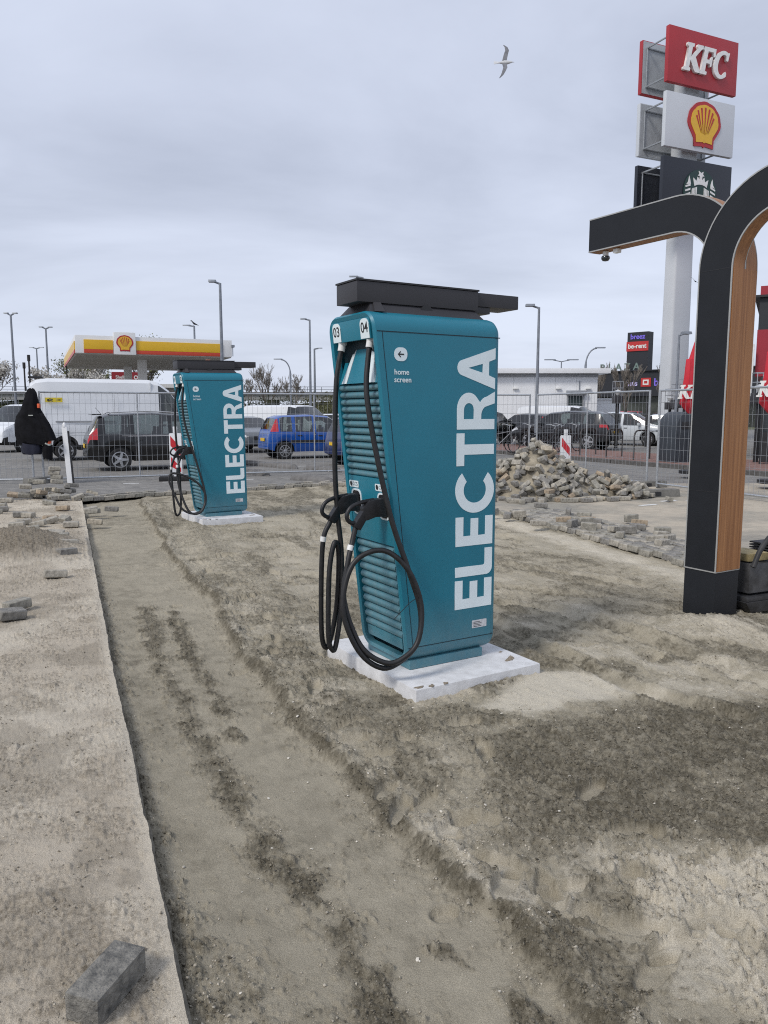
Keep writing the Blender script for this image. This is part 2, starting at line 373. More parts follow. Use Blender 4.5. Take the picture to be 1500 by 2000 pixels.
    damp = np.maximum(damp, midd * (0.12 + ss(0.48, 0.64, st) * 0.45))
    crumb = np.maximum(crumb, midd * ss(0.5, 0.68, st) * 0.5)
    z = z + midd * (st - 0.5) * 0.045
    pale = np.maximum(pale, midd * ss(0.50, 0.36, st) * 0.30)
    pp = inside(x + wob * 0.9 + 0.05 * (brk - 0.5), y + wob * 1.2, [(0.55, 4.34), (1.02, 5.0), (1.3, 5.0), (1.72, 4.60), (1.3, 4.40), (1.05, 4.36), (0.8, 4.20)], 0.07) * (0.55 + 0.5 * fbm(x, y, 6, 4, 59))
    pale = np.maximum(pale, pp); crumb = crumb * (1 - pp * 0.95); damp = damp * (1 - pp)
    bandR = np.exp(-((x - np.interp(y, [p[0] for p in BASIN_R], [p[1] for p in BASIN_R]) + 0.35) / 0.35) ** 2) * ss(5.5, 7.5, y)
    pale = np.maximum(pale, bandR * 0.6); damp = damp * (1 - bandR * 0.8); crumb = crumb * (1 - bandR * 0.8)
    # dry lumpy patch at the lower right
    lump = inside(x + wob, y + wob, [(0.80, 2.85), (1.0, 2.90), (1.35, 2.90), (1.9, 2.75), (1.9, 1.9), (1.10, 1.95), (0.95, 2.3), (0.85, 2.55)], 0.08)
    pale = np.maximum(pale, lump * 0.95 * ss(0.35, 0.6, fbm(x, y, 5, 3, 61))); crumb = np.maximum(crumb, lump * 0.5); damp = damp * (1 - lump * 0.6)
    # heel marks and boot prints
    foot = np.zeros(x.shape)
    for fx, fy, ang, ln in FEET:
        c_, s_ = math.cos(ang), math.sin(ang)
        u = ((x - fx) * c_ + (y - fy) * s_) / ln; v = (-(x - fx) * s_ + (y - fy) * c_) / 0.048
        q = np.sqrt(u * u + v * v); q = q + (fbm(x, y, 14, 2, 71) - 0.5) * 0.25
        mk = 1 - ss(0.86, 1.0, q)
        foot = np.maximum(foot, mk); z = z - mk * 0.026 + np.exp(-((q - 1.15) / 0.13) ** 2) * 0.007
        crumb = crumb * (1 - mk * 0.9); pale = np.maximum(pale, mk * 0.25); damp = damp * (1 - 0.5 * mk)
    # sand banked round the post and the plinths
    mound = np.exp(-(((x - 2.72) / 0.42) ** 2 + ((y - 6.05) / 0.30) ** 2)); z = z + mound * 0.085; pale = np.maximum(pale, mound * 0.7)
    g1 = np.exp(-(((x - 0.5) / 0.8) ** 2 + ((y - 4.25) / 0.22) ** 2)); z = z - g1 * 0.006 + 0.03 * np.exp(-(((x - 0.5) / 0.9) ** 2 + ((y - 4.85) / 0.8) ** 2)) + 0.03 * np.exp(-(((x + 2.2) / 1.0) ** 2 + ((y - 12.2) / 1.0) ** 2))
    crumb = np.clip(crumb, 0, 1)
    wx = x + 0.030 * (fbm(x, y, 22, 3, 5) - 0.5); wy = y + 0.030 * (fbm(x, y, 22, 3, 6) - 0.5)
    big = clods(wx, wy, 15, 81); mid = clods(wx, wy, 33, 83); fin = clods(wx, wy, 75, 85)
    amp = 1 + 0.8 * lump
    br2 = fbm(x, y, 12, 4, 89, 0.6)
    mk_ = np.clip(crumb * 1.15 + (br2 - 0.5) * 1.3 * ss(0.03, 0.25, crumb), 0, 1)
    spread = ss(0.60, 0.80, fbm(x, y, 2.6, 4, 97)) * 0.16 + 0.008
    mk_ = np.maximum(mk_, spread * (1 - pp)) * (1 - foot * 0.95)
    b1 = bits(wx, wy, 14, 81, mk_ * 0.42); b2 = bits(wx, wy, 30, 83, mk_ * 0.75); b3 = bits(wx, wy, 62, 85, mk_ * 0.9); b4 = bits(wx, wy, 100, 87, mk_ * 0.8)
    hgt = 0.016 * b1 + 0.015 * b2 + 0.012 * b3 + 0.007 * b4
    z = z + amp * hgt
    cov = np.clip(hgt / 0.005, 0, 1)
    z = z + (fbm(x, y, 55, 3, 91) - 0.5) * (0.0022 + 0.006 * mk_)
    z = z + (fbm(x * 0.8 + y * 0.5, y * 0.35 - x * 0.2, 26, 3, 93) - 0.5) * 0.004 * lane     # faint drag marks in the lane
    cr2 = mk_
    damp = damp + (br2 - 0.5) * 0.6 * ss(0.02, 0.3, damp)
    damp = np.maximum(damp * (0.62 + 0.38 * np.maximum(cov, lane * (1 - mk_))), cov * 0.55 * ss(0.1, 0.5, damp + 0.35 * spread))
    damp = damp - 0.30 * ss(0.008, 0.022, hgt) * (0.3 + br2)
    damp = ss(0.05, 0.85, damp)
    pale = ss(0.15, 0.85, pale + (fbm(x, y, 9, 4, 101, 0.6) - 0.5) * 0.5 * ss(0.02, 0.3, pale))
    return z, np.clip(damp, 0, 1), np.clip(pale, 0, 1), cr2
random.seed(4)
FEET = [(0.21, 2.54, 0.5, 0.055), (0.43, 4.12, 0.35, 0.12), (-0.04, 3.76, 0.2, 0.11), (0.18, 3.29, 1.0, 0.12), (0.30, 3.07, 0.75, 0.13), (0.43, 2.80, -0.5, 0.14), (0.63, 2.64, 0.2, 0.12), (0.70, 2.50, 0.3, 0.06),
        (0.84, 2.42, -0.2, 0.13), (0.95, 2.33, 0.4, 0.12), (1.17, 2.37, 1.8, 0.10), (0.01, 3.38, 1.2, 0.10), (-0.98, 5.07, 0.3, 0.07), (-1.89, 6.92, 0.2, 0.06), (-1.72, 6.31, 0.3, 0.06), (-0.33, 4.34, 0.6, 0.12), (-0.19, 3.89, 0.4, 0.12),
        (-0.71, 5.53, 0.2, 0.12), (-1.31, 6.47, 0.5, 0.12), (-1.0, 7.1, 0.1, 0.13), (-0.6, 6.8, 0.8, 0.12), (-0.2, 6.1, 0.2, 0.12), (-1.5, 8.1, 0.4, 0.13), (-0.5, 8.2, 0.0, 0.13), (-1.9, 9.2, 0.3, 0.13), (0.2, 6.9, 1.2, 0.12),
        (-0.45, 4.85, 0.9, 0.12), (-1.1, 6.0, 1.1, 0.11), (1.9, 5.3, 0.7, 0.12), (1.5, 5.6, 0.3, 0.12)]

_r = random.Random(8)
for _k in range(46):
    _y = 2.1 + 6.2 * _r.random() ** 1.3; _x = float(np.interp(_y, [p[1] for p in RIDGE], [p[0] for p in RIDGE])) + _r.choice((0.22, 0.38, 0.6, 0.95)) + _r.gauss(0, 0.07)
    FEET.append((_x, _y, _r.choice((0.5, 1.9, 1.2, -0.3)) + _r.gauss(0, 0.25), _r.choice((0.06, 0.12, 0.13))))

def grid_mesh(name, X, Y, Z, attrs, m):
    nr, nc = X.shape
    me = bpy.data.meshes.new(name)
    co = np.stack([X, Y, Z], -1).reshape(-1, 3).astype(np.float32)
    me.vertices.add(nr * nc); me.vertices.foreach_set('co', co.ravel())
    i = np.arange(nr * nc).reshape(nr, nc)
    q = np.stack([i[:-1, :-1], i[:-1, 1:], i[1:, 1:], i[1:, :-1]], -1).reshape(-1, 4)
    me.loops.add(q.size); me.loops.foreach_set('vertex_index', q.ravel().astype(np.int32))
    me.polygons.add(len(q)); me.polygons.foreach_set('loop_start', (np.arange(len(q)) * 4).astype(np.int32))
    me.update(calc_edges=True); me.validate()
    me.polygons.foreach_set('use_smooth', [True] * len(me.polygons))
    for k, a in attrs.items():
        at = me.attributes.new(k, 'FLOAT', 'POINT'); at.data.foreach_set('value', a.ravel().astype(np.float32))
    me.materials.append(m)
    o = bpy.data.objects.new(name, me); col.objects.link(o); return o

def sand_material(name, dry, wet, palec):
    m = bpy.data.materials.new(name); m.use_nodes = True; t = m.node_tree; b = t.nodes['Principled BSDF']
    b.inputs['Roughness'].default_value = 0.92; b.inputs['Specular IOR Level'].default_value = 0.25
    tcn = N(t, 'ShaderNodeTexCoord')
    def noise(sc, det=6, ro=0.6):
        n = N(t, 'ShaderNodeTexNoise'); n.inputs['Scale'].default_value = sc; n.inputs['Detail'].default_value = det; n.inputs['Roughness'].default_value = ro
        lk(t, tcn.outputs['Object'], n.inputs['Vector']); return n
    def at(nm):
        a = N(t, 'ShaderNodeAttribute', attribute_name=nm); return a.outputs['Fac']
    def mixc(f, a, b_, blend='MIX'):
        n = N(t, 'ShaderNodeMixRGB', blend_type=blend)
        for k, s in ((0, f), (1, a), (2, b_)):
            if isinstance(s, (int, float)): n.inputs[k].default_value = s
            elif isinstance(s, tuple): n.inputs[k].default_value = (*s, 1)
            else: lk(t, s, n.inputs[k])
        return n.outputs[0]
    def ramp(f, p0, p1, v0, v1):
        n = N(t, 'ShaderNodeMapRange'); lk(t, f, n.inputs[0]); n.inputs['From Min'].default_value = p0; n.inputs['From Max'].default_value = p1
        n.inputs['To Min'].default_value = v0; n.inputs['To Max'].default_value = v1; return n.outputs[0]
    def mulv(a, b_):
        n = N(t, 'ShaderNodeMath', operation='MULTIPLY'); lk(t, a, n.inputs[0]); lk(t, b_, n.inputs[1]); return n.outputs[0]
    nb = noise(1.3, 9, 0.68); nm = noise(34, 6, 0.7); nf = noise(260, 3, 0.75); ng = noise(75, 5, 0.72)
    c = mixc(ramp(nb.outputs['Fac'], 0.3, 0.7, 0, 1), tuple(v * 0.86 for v in dry), tuple(v * 1.1 for v in dry))
    c = mixc(at('pale'), c, palec)
    # damp with a broken margin
    dm = N(t, 'ShaderNodeMath', operation='ADD'); lk(t, at('damp'), dm.inputs[0]); lk(t, mulv(ramp(nm.outputs['Fac'], 0.3, 0.7, -0.25, 0.25), at('crumb')), dm.inputs[1]); dm.use_clamp = True
    c = mixc(dm.outputs[0], c, wet)
    c = mixc(ramp(nf.outputs['Fac'], 0.38, 0.62, 0, 0.7), c, (0.52, 0.51, 0.49), 'MULTIPLY')
    c = mixc(mulv(ramp(nm.outputs['Fac'], 0.50, 0.68, 0, 0.7), at('crumb')), c, (0.55, 0.53, 0.5), 'MULTIPLY')
    c = mixc(ramp(ng.outputs['Fac'], 0.62, 0.78, 0, 0.45), c, tuple(min(1, v * 1.45) for v in dry))
    lk(t, c, b.inputs['Base Color'])
    bp = N(t, 'ShaderNodeBump'); bp.inputs['Strength'].default_value = 0.8; bp.inputs['Distance'].default_value = 0.008
    ad = N(t, 'ShaderNodeMath', operation='ADD'); lk(t, nf.outputs['Fac'], ad.inputs[0]); lk(t, ng.outputs['Fac'], ad.inputs[1])
    lk(t, ad.outputs[0], bp.inputs['Height']); lk(t, bp.outputs[0], b.inputs['Normal'])
    return m
sand_m = sand_material('damp_sand', (0.46, 0.415, 0.32), (0.150, 0.132, 0.095), (0.72, 0.66, 0.54))
strip_m = sand_material('sandy_strip', (0.575, 0.51, 0.41), (0.235, 0.20, 0.15), (0.71, 0.645, 0.53))

# the sand basin, as a relief sheet between the strip edge and the paved edge
rows, cols = 720, 640
yv = np.exp(np.linspace(math.log(1.15), math.log(18.3), rows))
tv = np.linspace(0, 1, cols); tv = tv ** 1.12
Yg = np.repeat(yv[:, None], cols, 1)
xl = edge_x(yv) - 0.02; xr = np.interp(yv, [p[0] for p in BASIN_R], [p[1] for p in BASIN_R]) + 0.12
xr = np.where(yv < 6.0, np.minimum(xr, 1.6 + 0.62 * yv), xr)
far_x = np.interp(yv, [p[1] for p in FAR[:3]], [p[0] for p in FAR[:3]]) - 0.1
xl = np.where(yv > 14.6, np.maximum(xl, far_x), xl)
Xg = xl[:, None] + tv[None, :] * (xr - xl)[:, None]
Z, dmp, pal, crb = sand_fields(Xg, Yg)
Z = np.where(Yg > 8, np.minimum(Z, -0.012), Z)
tag(grid_mesh('sand', Xg, Yg, Z, {'damp': dmp, 'pale': pal, 'crumb': crb}, sand_m), kind='structure')

# the old paving left of the trench, under a skin of trodden sand
rows, cols = 600, 400
yv = np.exp(np.linspace(math.log(1.0), math.log(14.9), rows)); tv = np.linspace(0, 1, cols)
Yg = np.repeat(yv[:, None], cols, 1)
xr = edge_x(yv); xl = -1.3 - 0.60 * yv
Xg = xl[:, None] + (tv ** 0.9)[None, :] * (xr - xl)[:, None]
sb = fbm(Xg, Yg, 1.6, 4, 201); cr_ = ss(0.46, 0.60, fbm(Xg, Yg, 3.1, 6, 203, 0.6)) * 0.8
hp = np.exp(-(((Xg + 4.35) / 0.62) ** 2 + ((Yg - 9.0) / 0.85) ** 2)); cr_ = np.maximum(cr_, ss(0.15, 0.6, hp + 0.3 * (fbm(Xg, Yg, 5, 4, 204) - 0.5)))
wx = Xg + 0.03 * (fbm(Xg, Yg, 22, 3, 205) - 0.5); wy = Yg + 0.03 * (fbm(Xg, Yg, 22, 3, 206) - 0.5)
mk_ = np.clip(cr_ * 0.55 + 0.10 + (fbm(Xg, Yg, 10, 4, 212) - 0.5) * 0.5, 0, 1)
hg = 0.018 * bits(wx, wy, 13, 207, mk_ * 0.10 + hp * 0.5) + 0.012 * bits(wx, wy, 32, 209, mk_ * 0.35 + hp * 0.5) + 0.009 * bits(wx, wy, 66, 210, mk_ * 0.8) + 0.006 * bits(wx, wy, 110, 211, mk_)
Zs = (sb - 0.5) * 0.022 + hp * 0.32 + hg + (fbm(Xg, Yg, 50, 3, 215) - 0.5) * 0.007 + (fbm(Xg, Yg, 9, 4, 216) - 0.5) * 0.014
dd = np.maximum(ss(0.50, 0.64, fbm(Xg, Yg, 2.3, 6, 217, 0.62)) * 0.42, ss(0.2, 0.6, hp + 0.4 * (fbm(Xg, Yg, 8, 4, 218) - 0.5)) * 0.85); pl = ss(0.46, 0.66, fbm(Xg, Yg, 1.1, 6, 219, 0.62)) * 0.75
dd = np.maximum(dd, np.clip(hg / 0.008, 0, 1) * 0.45 * ss(0.4, 0.6, fbm(Xg, Yg, 5, 4, 222)));
de = (xr[:, None] - Xg); pl = np.maximum(pl, ss(0.10, 0.0, de) * 0.7); dd = dd * ss(0.0, 0.12, de)
Zs = Zs * ss(-0.01, 0.05, de)
strip = tag(grid_mesh('sandy_paving_strip', Xg, Yg, Zs, {'damp': dd, 'pale': pl, 'crumb': np.clip(mk_ * 1.6, 0, 1)}, strip_m), kind='structure')
STRIP_Z = lambda x, y: float(0.28 * math.exp(-(((x + 4.35) / 0.62) ** 2 + ((y - 9.0) / 0.85) ** 2)))
# its exposed edge, the cut sides of the pavers
ys = np.exp(np.linspace(math.log(1.0), math.log(14.7), 260)); rings = []
exs = edge_x(ys); w_ = fbm(ys, ys * 0, 9, 3, 221) - 0.5
eb = MB()
eb.loft([[(float(exs[i]) - 0.004, float(ys[i]), -0.002), (float(exs[i]) + 0.012 + 0.012 * float(w_[i]), float(ys[i]), -0.02), (float(exs[i]) + 0.012 + 0.02 * float(w_[i]), float(ys[i]), -0.065), (float(exs[i]) + 0.03, float(ys[i]), -0.14)] for i in range(len(ys))], caps=(False, False), closed=False)
edge_m = mat('old_paver_side', (0.17, 0.155, 0.125), 0.95, var=0.35, scale=14, bump=0.9, bscale=110)
tag(eb.build('strip_edge', edge_m, strip, smooth=50), kind=None)

# pebbles, shell chips and loose crumbs too small to count
def scatter(name, n, area, mats, seed, smin, smax, zfun, label):
    rnd = random.Random(seed); mb = MB()
    for k in range(n):
        x, y = area(rnd); s = rnd.uniform(smin, smax) * rnd.uniform(0.6, 1.3)
        M = Matrix.Translation((x, y, zfun(x, y) + s * 0.25)) @ Euler((rnd.uniform(-0.5, 0.5), rnd.uniform(-0.5, 0.5), rnd.uniform(0, 6.3))).to_matrix().to_4x4() @ Matrix.Diagonal((s * rnd.uniform(0.8, 1.5), s, s * rnd.uniform(0.45, 0.85), 1))
        vs = [(0.5 * math.cos(a) * rr, 0.5 * math.sin(a) * rr, h) for h, rr, o in ((-0.3, 0.75, 0), (0.12, 1.0, 0.5)) for a in [o + 2 * PI * i / 5 for i in range(5)]]
        vs = [(p[0] * rnd.uniform(0.8, 1.15), p[1] * rnd.uniform(0.8, 1.15), p[2]) for p in vs] + [(rnd.uniform(-.1, .1), rnd.uniform(-.1, .1), 0.5)]
        fs = [(i, (i + 1) % 5, 5 + (i + 1) % 5, 5 + i) for i in range(5)] + [(5 + i, 5 + (i + 1) % 5, 10) for i in range(5)]
        mb.add(vs, fs, M)
    o = mb.build(name, mats, None, smooth=60, fix=False)
    return tag(o, label, 'gravel', kind='stuff')
def sandz(x, y):
    return float(sand_fields(np.array([[x]]), np.array([[y]]))[0][0, 0])
def zlook(pts):
    a = np.array(pts); z = sand_fields(a[:, 0][None], a[:, 1][None])[0][0]; return {p: float(q) for p, q in zip(pts, z)}
def area_pts(n, seed, fn):
    rnd = random.Random(seed); return [fn(rnd) for _ in range(n)]
def _scatter_on_sand(name, pts, m, seed, smin, smax, label):
    zl = zlook(pts); it = iter(pts)
    return scatter(name, len(pts), lambda r: next(it), m, seed, smin, smax, lambda x, y: zl[(x, y)], label)
crumb_m = mat('sand_clod', (0.22, 0.195, 0.15), 0.95, var=0.3, scale=9, bump=0.5, bscale=200)
shell_m = mat('shell_chip', (0.62, 0.58, 0.50), 0.7, var=0.2, scale=30)
def crumb_cloud(name, x, y, z, size, m, label, seed):
    # many small angular crumbs as one mesh: squashed, jittered octahedra
    g = np.random.default_rng(seed); n = len(x)
    base = np.array([(1, 0, 0), (0, 1, 0), (-1, 0, 0), (0, -1, 0), (0, 0, 1), (0, 0, -1)], float)
    v = base[None] * np.stack([g.uniform(0.6, 1.25, n), g.uniform(0.5, 1.0, n), g.uniform(0.4, 0.85, n)], -1)[:, None, :]
    v = (v + g.normal(0, 0.22, (n, 6, 3))) * (size / 2)[:, None, None]
    a = g.uniform(0, 6.28, n); ca, sa = np.cos(a)[:, None], np.sin(a)[:, None]
    X = v[..., 0] * ca - v[..., 1] * sa + x[:, None]; Y = v[..., 0] * sa + v[..., 1] * ca + y[:, None]; Zz = v[..., 2] + (z + size * 0.12)[:, None]
    f = np.array([(0, 1, 4), (1, 2, 4), (2, 3, 4), (3, 0, 4), (1, 0, 5), (2, 1, 5), (3, 2, 5), (0, 3, 5)])
    F_ = (f[None] + (np.arange(n) * 6)[:, None, None]).reshape(-1, 3)
    me = bpy.data.meshes.new(name); me.vertices.add(n * 6); me.vertices.foreach_set('co', np.stack([X, Y, Zz], -1).astype(np.float32).ravel())
    me.loops.add(F_.size); me.loops.foreach_set('vertex_index', F_.ravel().astype(np.int32)); me.polygons.add(len(F_)); me.polygons.foreach_set('loop_start', (np.arange(len(F_)) * 3).astype(np.int32))
    me.update(calc_edges=True); me.materials.append(m); o = bpy.data.objects.new(name, me); col.objects.link(o)
    return tag(o, label, 'sand crumbs', kind='stuff')
g_ = np.random.default_rng(3); nC = 150000
cy = np.exp(g_.uniform(math.log(1.7), math.log(8.5), nC)); cl_ = np.interp(cy, ey, ex) + 0.02
cx = cl_ + g_.uniform(0, 1, nC) * (np.minimum(0.62 * cy + 0.3, 4.0) - cl_)
cz, cd, cp_, cm_ = sand_fields(cx[None], cy[None]); cz, cd, cm_ = cz[0], cd[0], cm_[0]
ok = g_.uniform(0, 1, nC) < np.clip(cm_, 0, 1) ** 1.6 * 0.62 + 0.006
cx, cy, cz, cd = cx[ok][:52000], cy[ok][:52000], cz[ok][:52000], cd[ok][:52000]
sz = 0.0035 + 0.012 * g_.uniform(0, 1, len(cx)) ** 3
crumb_d = mat('damp_crumb', (0.10, 0.088, 0.064), 0.95, var=0.3, scale=7, c2=(0.24, 0.212, 0.16), detail=8)
crumb_l = mat('dry_crumb', (0.26, 0.232, 0.18), 0.95, var=0.3, scale=7, c2=(0.55, 0.50, 0.41), detail=8)
wet = cd > 0.35
crumb_cloud('sand_crumbs', cx[wet], cy[wet], cz[wet], sz[wet], crumb_d, 'dark damp sand crumbs strewn in streaks over the trench and patch', 1)
crumb_cloud('sand_crumbs', cx[~wet], cy[~wet], cz[~wet], sz[~wet], crumb_l, 'paler dry sand crumbs strewn over the churned sand', 2)
nS = 60000; sy = np.exp(g_.uniform(math.log(1.7), math.log(9.5), nS)); se = np.interp(sy, ey, ex); sx_ = se - 0.015 - g_.uniform(0, 1, nS) * (1.2 + 0.30 * sy)
mS = fbm(sx_, sy, 7, 4, 230); ok = g_.uniform(0, 1, nS) < ss(0.42, 0.66, mS) * 0.30 + 0.03
sx_, sy = sx_[ok][:14000], sy[ok][:14000]
sz_ = (fbm(sx_, sy, 1.6, 4, 201) - 0.5) * 0.022 + 0.003 + 0.32 * np.exp(-(((sx_ + 4.35) / 0.62) ** 2 + ((sy - 9.0) / 0.85) ** 2))
half_ = g_.uniform(0, 1, len(sx_)) < 0.45; szs = 0.003 + 0.011 * g_.uniform(0, 1, len(sx_)) ** 4
crumb_cloud('strip_crumbs', sx_[half_], sy[half_], sz_[half_], szs[half_], crumb_l, 'pale crumbs strewn over the sandy strip on the left', 3)
crumb_cloud('strip_crumbs', sx_[~half_], sy[~half_], sz_[~half_], szs[~half_], mat('brown_crumb', (0.17, 0.145, 0.11), 0.95, var=0.3, scale=7, c2=(0.34, 0.30, 0.235)), 'brown crumbs strewn over the sandy strip on the left', 4)
rnd = random.Random(12)
P_ = [(rnd.uniform(-0.9, 2.4), rnd.uniform(1.8, 5.5)) for i in range(160)]
_scatter_on_sand('shell_chips', P_, shell_m, 6, 0.005, 0.014, 'small pale shell chips strewn over the sand')

# ------------------------------------------------------------------ paving, roads, kerbs
def brick_material(name, c1, c2, mortar, bw, bh, scale=1.0, rot=0.0, msz=0.02, dust=None, dustc=(0.46, 0.42, 0.34)):
    m = bpy.data.materials.new(name); m.use_nodes = True; t = m.node_tree; b = t.nodes['Principled BSDF']; b.inputs['Roughness'].default_value = 0.9
    b.inputs['Specular IOR Level'].default_value = 0.25
    tcn = N(t, 'ShaderNodeTexCoord'); mp = N(t, 'ShaderNodeMapping'); mp.inputs['Rotation'].default_value = (0, 0, rot); lk(t, tcn.outputs['Object'], mp.inputs[0])
    br = N(t, 'ShaderNodeTexBrick'); br.inputs['Scale'].default_value = scale; br.inputs['Brick Width'].default_value = bw; br.inputs['Row Height'].default_value = bh; br.inputs['Mortar Size'].default_value = msz * bh
    br.inputs['Color1'].default_value = (*c1, 1); br.inputs['Color2'].default_value = (*c2, 1); br.inputs['Mortar'].default_value = (*mortar, 1)
    lk(t, mp.outputs[0], br.inputs['Vector'])
    no = N(t, 'ShaderNodeTexNoise'); no.inputs['Scale'].default_value = 0.55; no.inputs['Detail'].default_value = 9; no.inputs['Roughness'].default_value = 0.65; lk(t, tcn.outputs['Object'], no.inputs['Vector'])
    mr = N(t, 'ShaderNodeMapRange'); lk(t, no.outputs['Fac'], mr.inputs[0]); mr.inputs['From Min'].default_value = 0.3; mr.inputs['From Max'].default_value = 0.7; mr.inputs['To Min'].default_value = 0.0; mr.inputs['To Max'].default_value = 0.5
    mu = N(t, 'ShaderNodeMixRGB', blend_type='MULTIPLY'); lk(t, mr.outputs[0], mu.inputs[0]); lk(t, br.outputs['Color'], mu.inputs[1]); mu.inputs[2].default_value = (0.6, 0.6, 0.6, 1)
    out = mu.outputs[0]
    if dust:
        d2 = N(t, 'ShaderNodeMapRange'); lk(t, no.outputs['Fac'], d2.inputs[0]); d2.inputs['From Min'].default_value = dust[0]; d2.inputs['From Max'].default_value = dust[1]
        mm = N(t, 'ShaderNodeMixRGB'); lk(t, d2.outputs[0], mm.inputs[0]); lk(t, out, mm.inputs[1])
        n2 = N(t, 'ShaderNodeTexNoise'); n2.inputs['Scale'].default_value = 6; n2.inputs['Detail'].default_value = 8; lk(t, tcn.outputs['Object'], n2.inputs['Vector'])
        rp = N(t, 'ShaderNodeMixRGB'); lk(t, n2.outputs['Fac'], rp.inputs[0]); rp.inputs[1].default_value = (*[v * 0.75 for v in dustc], 1); rp.inputs[2].default_value = (*[v * 1.2 for v in dustc], 1)
        lk(t, rp.outputs[0], mm.inputs[2]); out = mm.outputs[0]
    lk(t, out, b.inputs['Base Color'])
    bp = N(t, 'ShaderNodeBump'); bp.inputs['Strength'].default_value = 0.4; bp.inputs['Distance'].default_value = 0.01
    n3 = N(t, 'ShaderNodeTexNoise'); n3.inputs['Scale'].default_value = 70; n3.inputs['Detail'].default_value = 3; lk(t, tcn.outputs['Object'], n3.inputs['Vector'])
    lk(t, n3.outputs['Fac'], bp.inputs['Height']); lk(t, bp.outputs[0], b.inputs['Normal'])
    return m
def sheet(name, poly, z, m, kind='structure', parent=None):
    bm = bmesh.new(); f = bm.faces.new([bm.verts.new((x, y, z)) for x, y in poly]); bmesh.ops.triangulate(bm, faces=[f])
    bmesh.ops.recalc_face_normals(bm, faces=bm.faces)
    me = bpy.data.meshes.new(name); bm.to_mesh(me); bm.free()
    if me.polygons[0].normal.z < 0: me.flip_normals()
    me.materials.append(m); o = bpy.data.objects.new(name, me); col.objects.link(o)
    if parent: o.parent = parent
    else: tag(o, kind=kind)
    return o
lot_m = brick_material('lot_pavers', (0.20, 0.195, 0.185), (0.28, 0.27, 0.25), (0.10, 0.095, 0.085), 0.21, 0.105, rot=R(22))
dusty_m = brick_material('sanded_pavers', (0.27, 0.255, 0.22), (0.34, 0.32, 0.27), (0.16, 0.145, 0.11), 0.21, 0.105, rot=R(-40), dust=(0.40, 0.56), dustc=(0.45, 0.40, 0.32))
red_m = brick_material('red_brick_paving', (0.22, 0.135, 0.115), (0.28, 0.175, 0.15), (0.14, 0.10, 0.085), 0.21, 0.07, rot=R(-40))
grass_m = mat('far_grass', (0.10, 0.11, 0.05), 0.95, var=0.4, scale=0.3)
sheet('ground', [(-900, 70), (-900, 1500), (900, 1500), (900, 70)], -0.03, grass_m)
sheet('ground', [(-200, -40), (200, -40), (200, 72), (-200, 72)], -0.30, mat('subsoil', (0.2, 0.18, 0.14), 0.95))
BR = [(5.9, 1.0), (5.0, 3.3), (3.37, 8.52), (1.98, 12.96)]
lot = sheet('parking_lot', [(-120, 14.7), (-5.75, 14.7), (-4.71, 15.81), (-1.31, 18.0), (0.9, 18.1), (2.3, 19.5), (6.3, 18.2), (60, 18.2), (60, 72), (-120, 72)], 0.0, lot_m)
dusty = sheet('sanded_paving', [(6.3, -0.5), (60, -0.5), (60, 18.2), (6.3, 18.2), (2.3, 19.5), (0.9, 18.1), (1.98 + 0.05, 12.96), (3.37 + 0.05, 8.52), (5.05, 3.3), (5.95, 1.0)], 0.001, dusty_m)

# pavers still lying along the right edge of the basin, one by one
PV = MB().box((0, 0, 0), (0.207, 0.102, 0.078)); pv_mesh = []
for m in paver_mats:
    o = PV.build('paver', m, None, bevel=0.006, seg=1); pv_mesh.append(o.data); bpy.data.objects.remove(o)
def paver(parent, loc, rot, k=None, name='paver', rnd=random):
    o = bpy.data.objects.new(name, pv_mesh[rnd.choice((0, 0, 1, 1, 2)) if k is None else k]); col.objects.link(o)
    o.location = loc; o.rotation_euler = rot; o.parent = parent; return o
rnd = random.Random(31); ux, uy = 0.2988, -0.9543     # along the edge, towards the camera
nx, ny = 0.9543, 0.2988                               # away from the basin
n = 0; i = 0
L_ = 9.6
while i * 0.213 < L_:
    for r_ in range(9):
        off = (r_ % 2) * 0.105
        a = i * 0.213 + off; d = 0.05 + r_ * 0.108 + 0.0
        far = 0.55 + 0.5 * float(fbm(np.array([[a * 1.0]]), np.array([[2.0]]), 0.9, 3, 301)[0, 0])
        if d > far + 0.25 or n >= 260 or (a > 5.9 and r_ > 1): continue
        bx, by = 2.0 + ux * a + nx * d, 12.9 + uy * a + ny * d
        stepj = rnd.uniform(-0.05, 0.03) if r_ == 0 else 0
        paver(dusty, (bx + nx * stepj, by + ny * stepj, -0.010 + rnd.uniform(-0.008, 0.014) - 0.014 * (d > far)), (rnd.gauss(0, 0.012), rnd.gauss(0, 0.012), math.atan2(uy, ux) + rnd.gauss(0, 0.012)), rnd=rnd); n += 1
    i += 1
# the far edge of the basin: a course of pavers on edge with a second broken course
n = 0
for (ax, ay), (bx, by) in zip([(-5.75, 14.7), (-4.71, 15.81), (-1.31, 18.0)], [(-4.71, 15.81), (-1.31, 18.0), (0.8, 18.1)]):
    ln = math.hypot(bx - ax, by - ay); ang = math.atan2(by - ay, bx - ax); k = int(ln / 0.215)
    for i in range(k):
        for c_ in range(2):
            if c_ == 1 and rnd.random() < 0.45: continue
            t = (i + 0.5 + 0.5 * c_) / k
            x, y = ax + (bx - ax) * t - math.sin(ang) * 0.11 * c_, ay + (by - ay) * t + math.cos(ang) * 0.11 * c_
            paver(lot, (x, y, 0.0 + rnd.uniform(-0.008, 0.014) + 0.022 * c_), (rnd.gauss(0, 0.03), rnd.gauss(0, 0.03), ang + rnd.gauss(0, 0.03)), rnd=rnd)
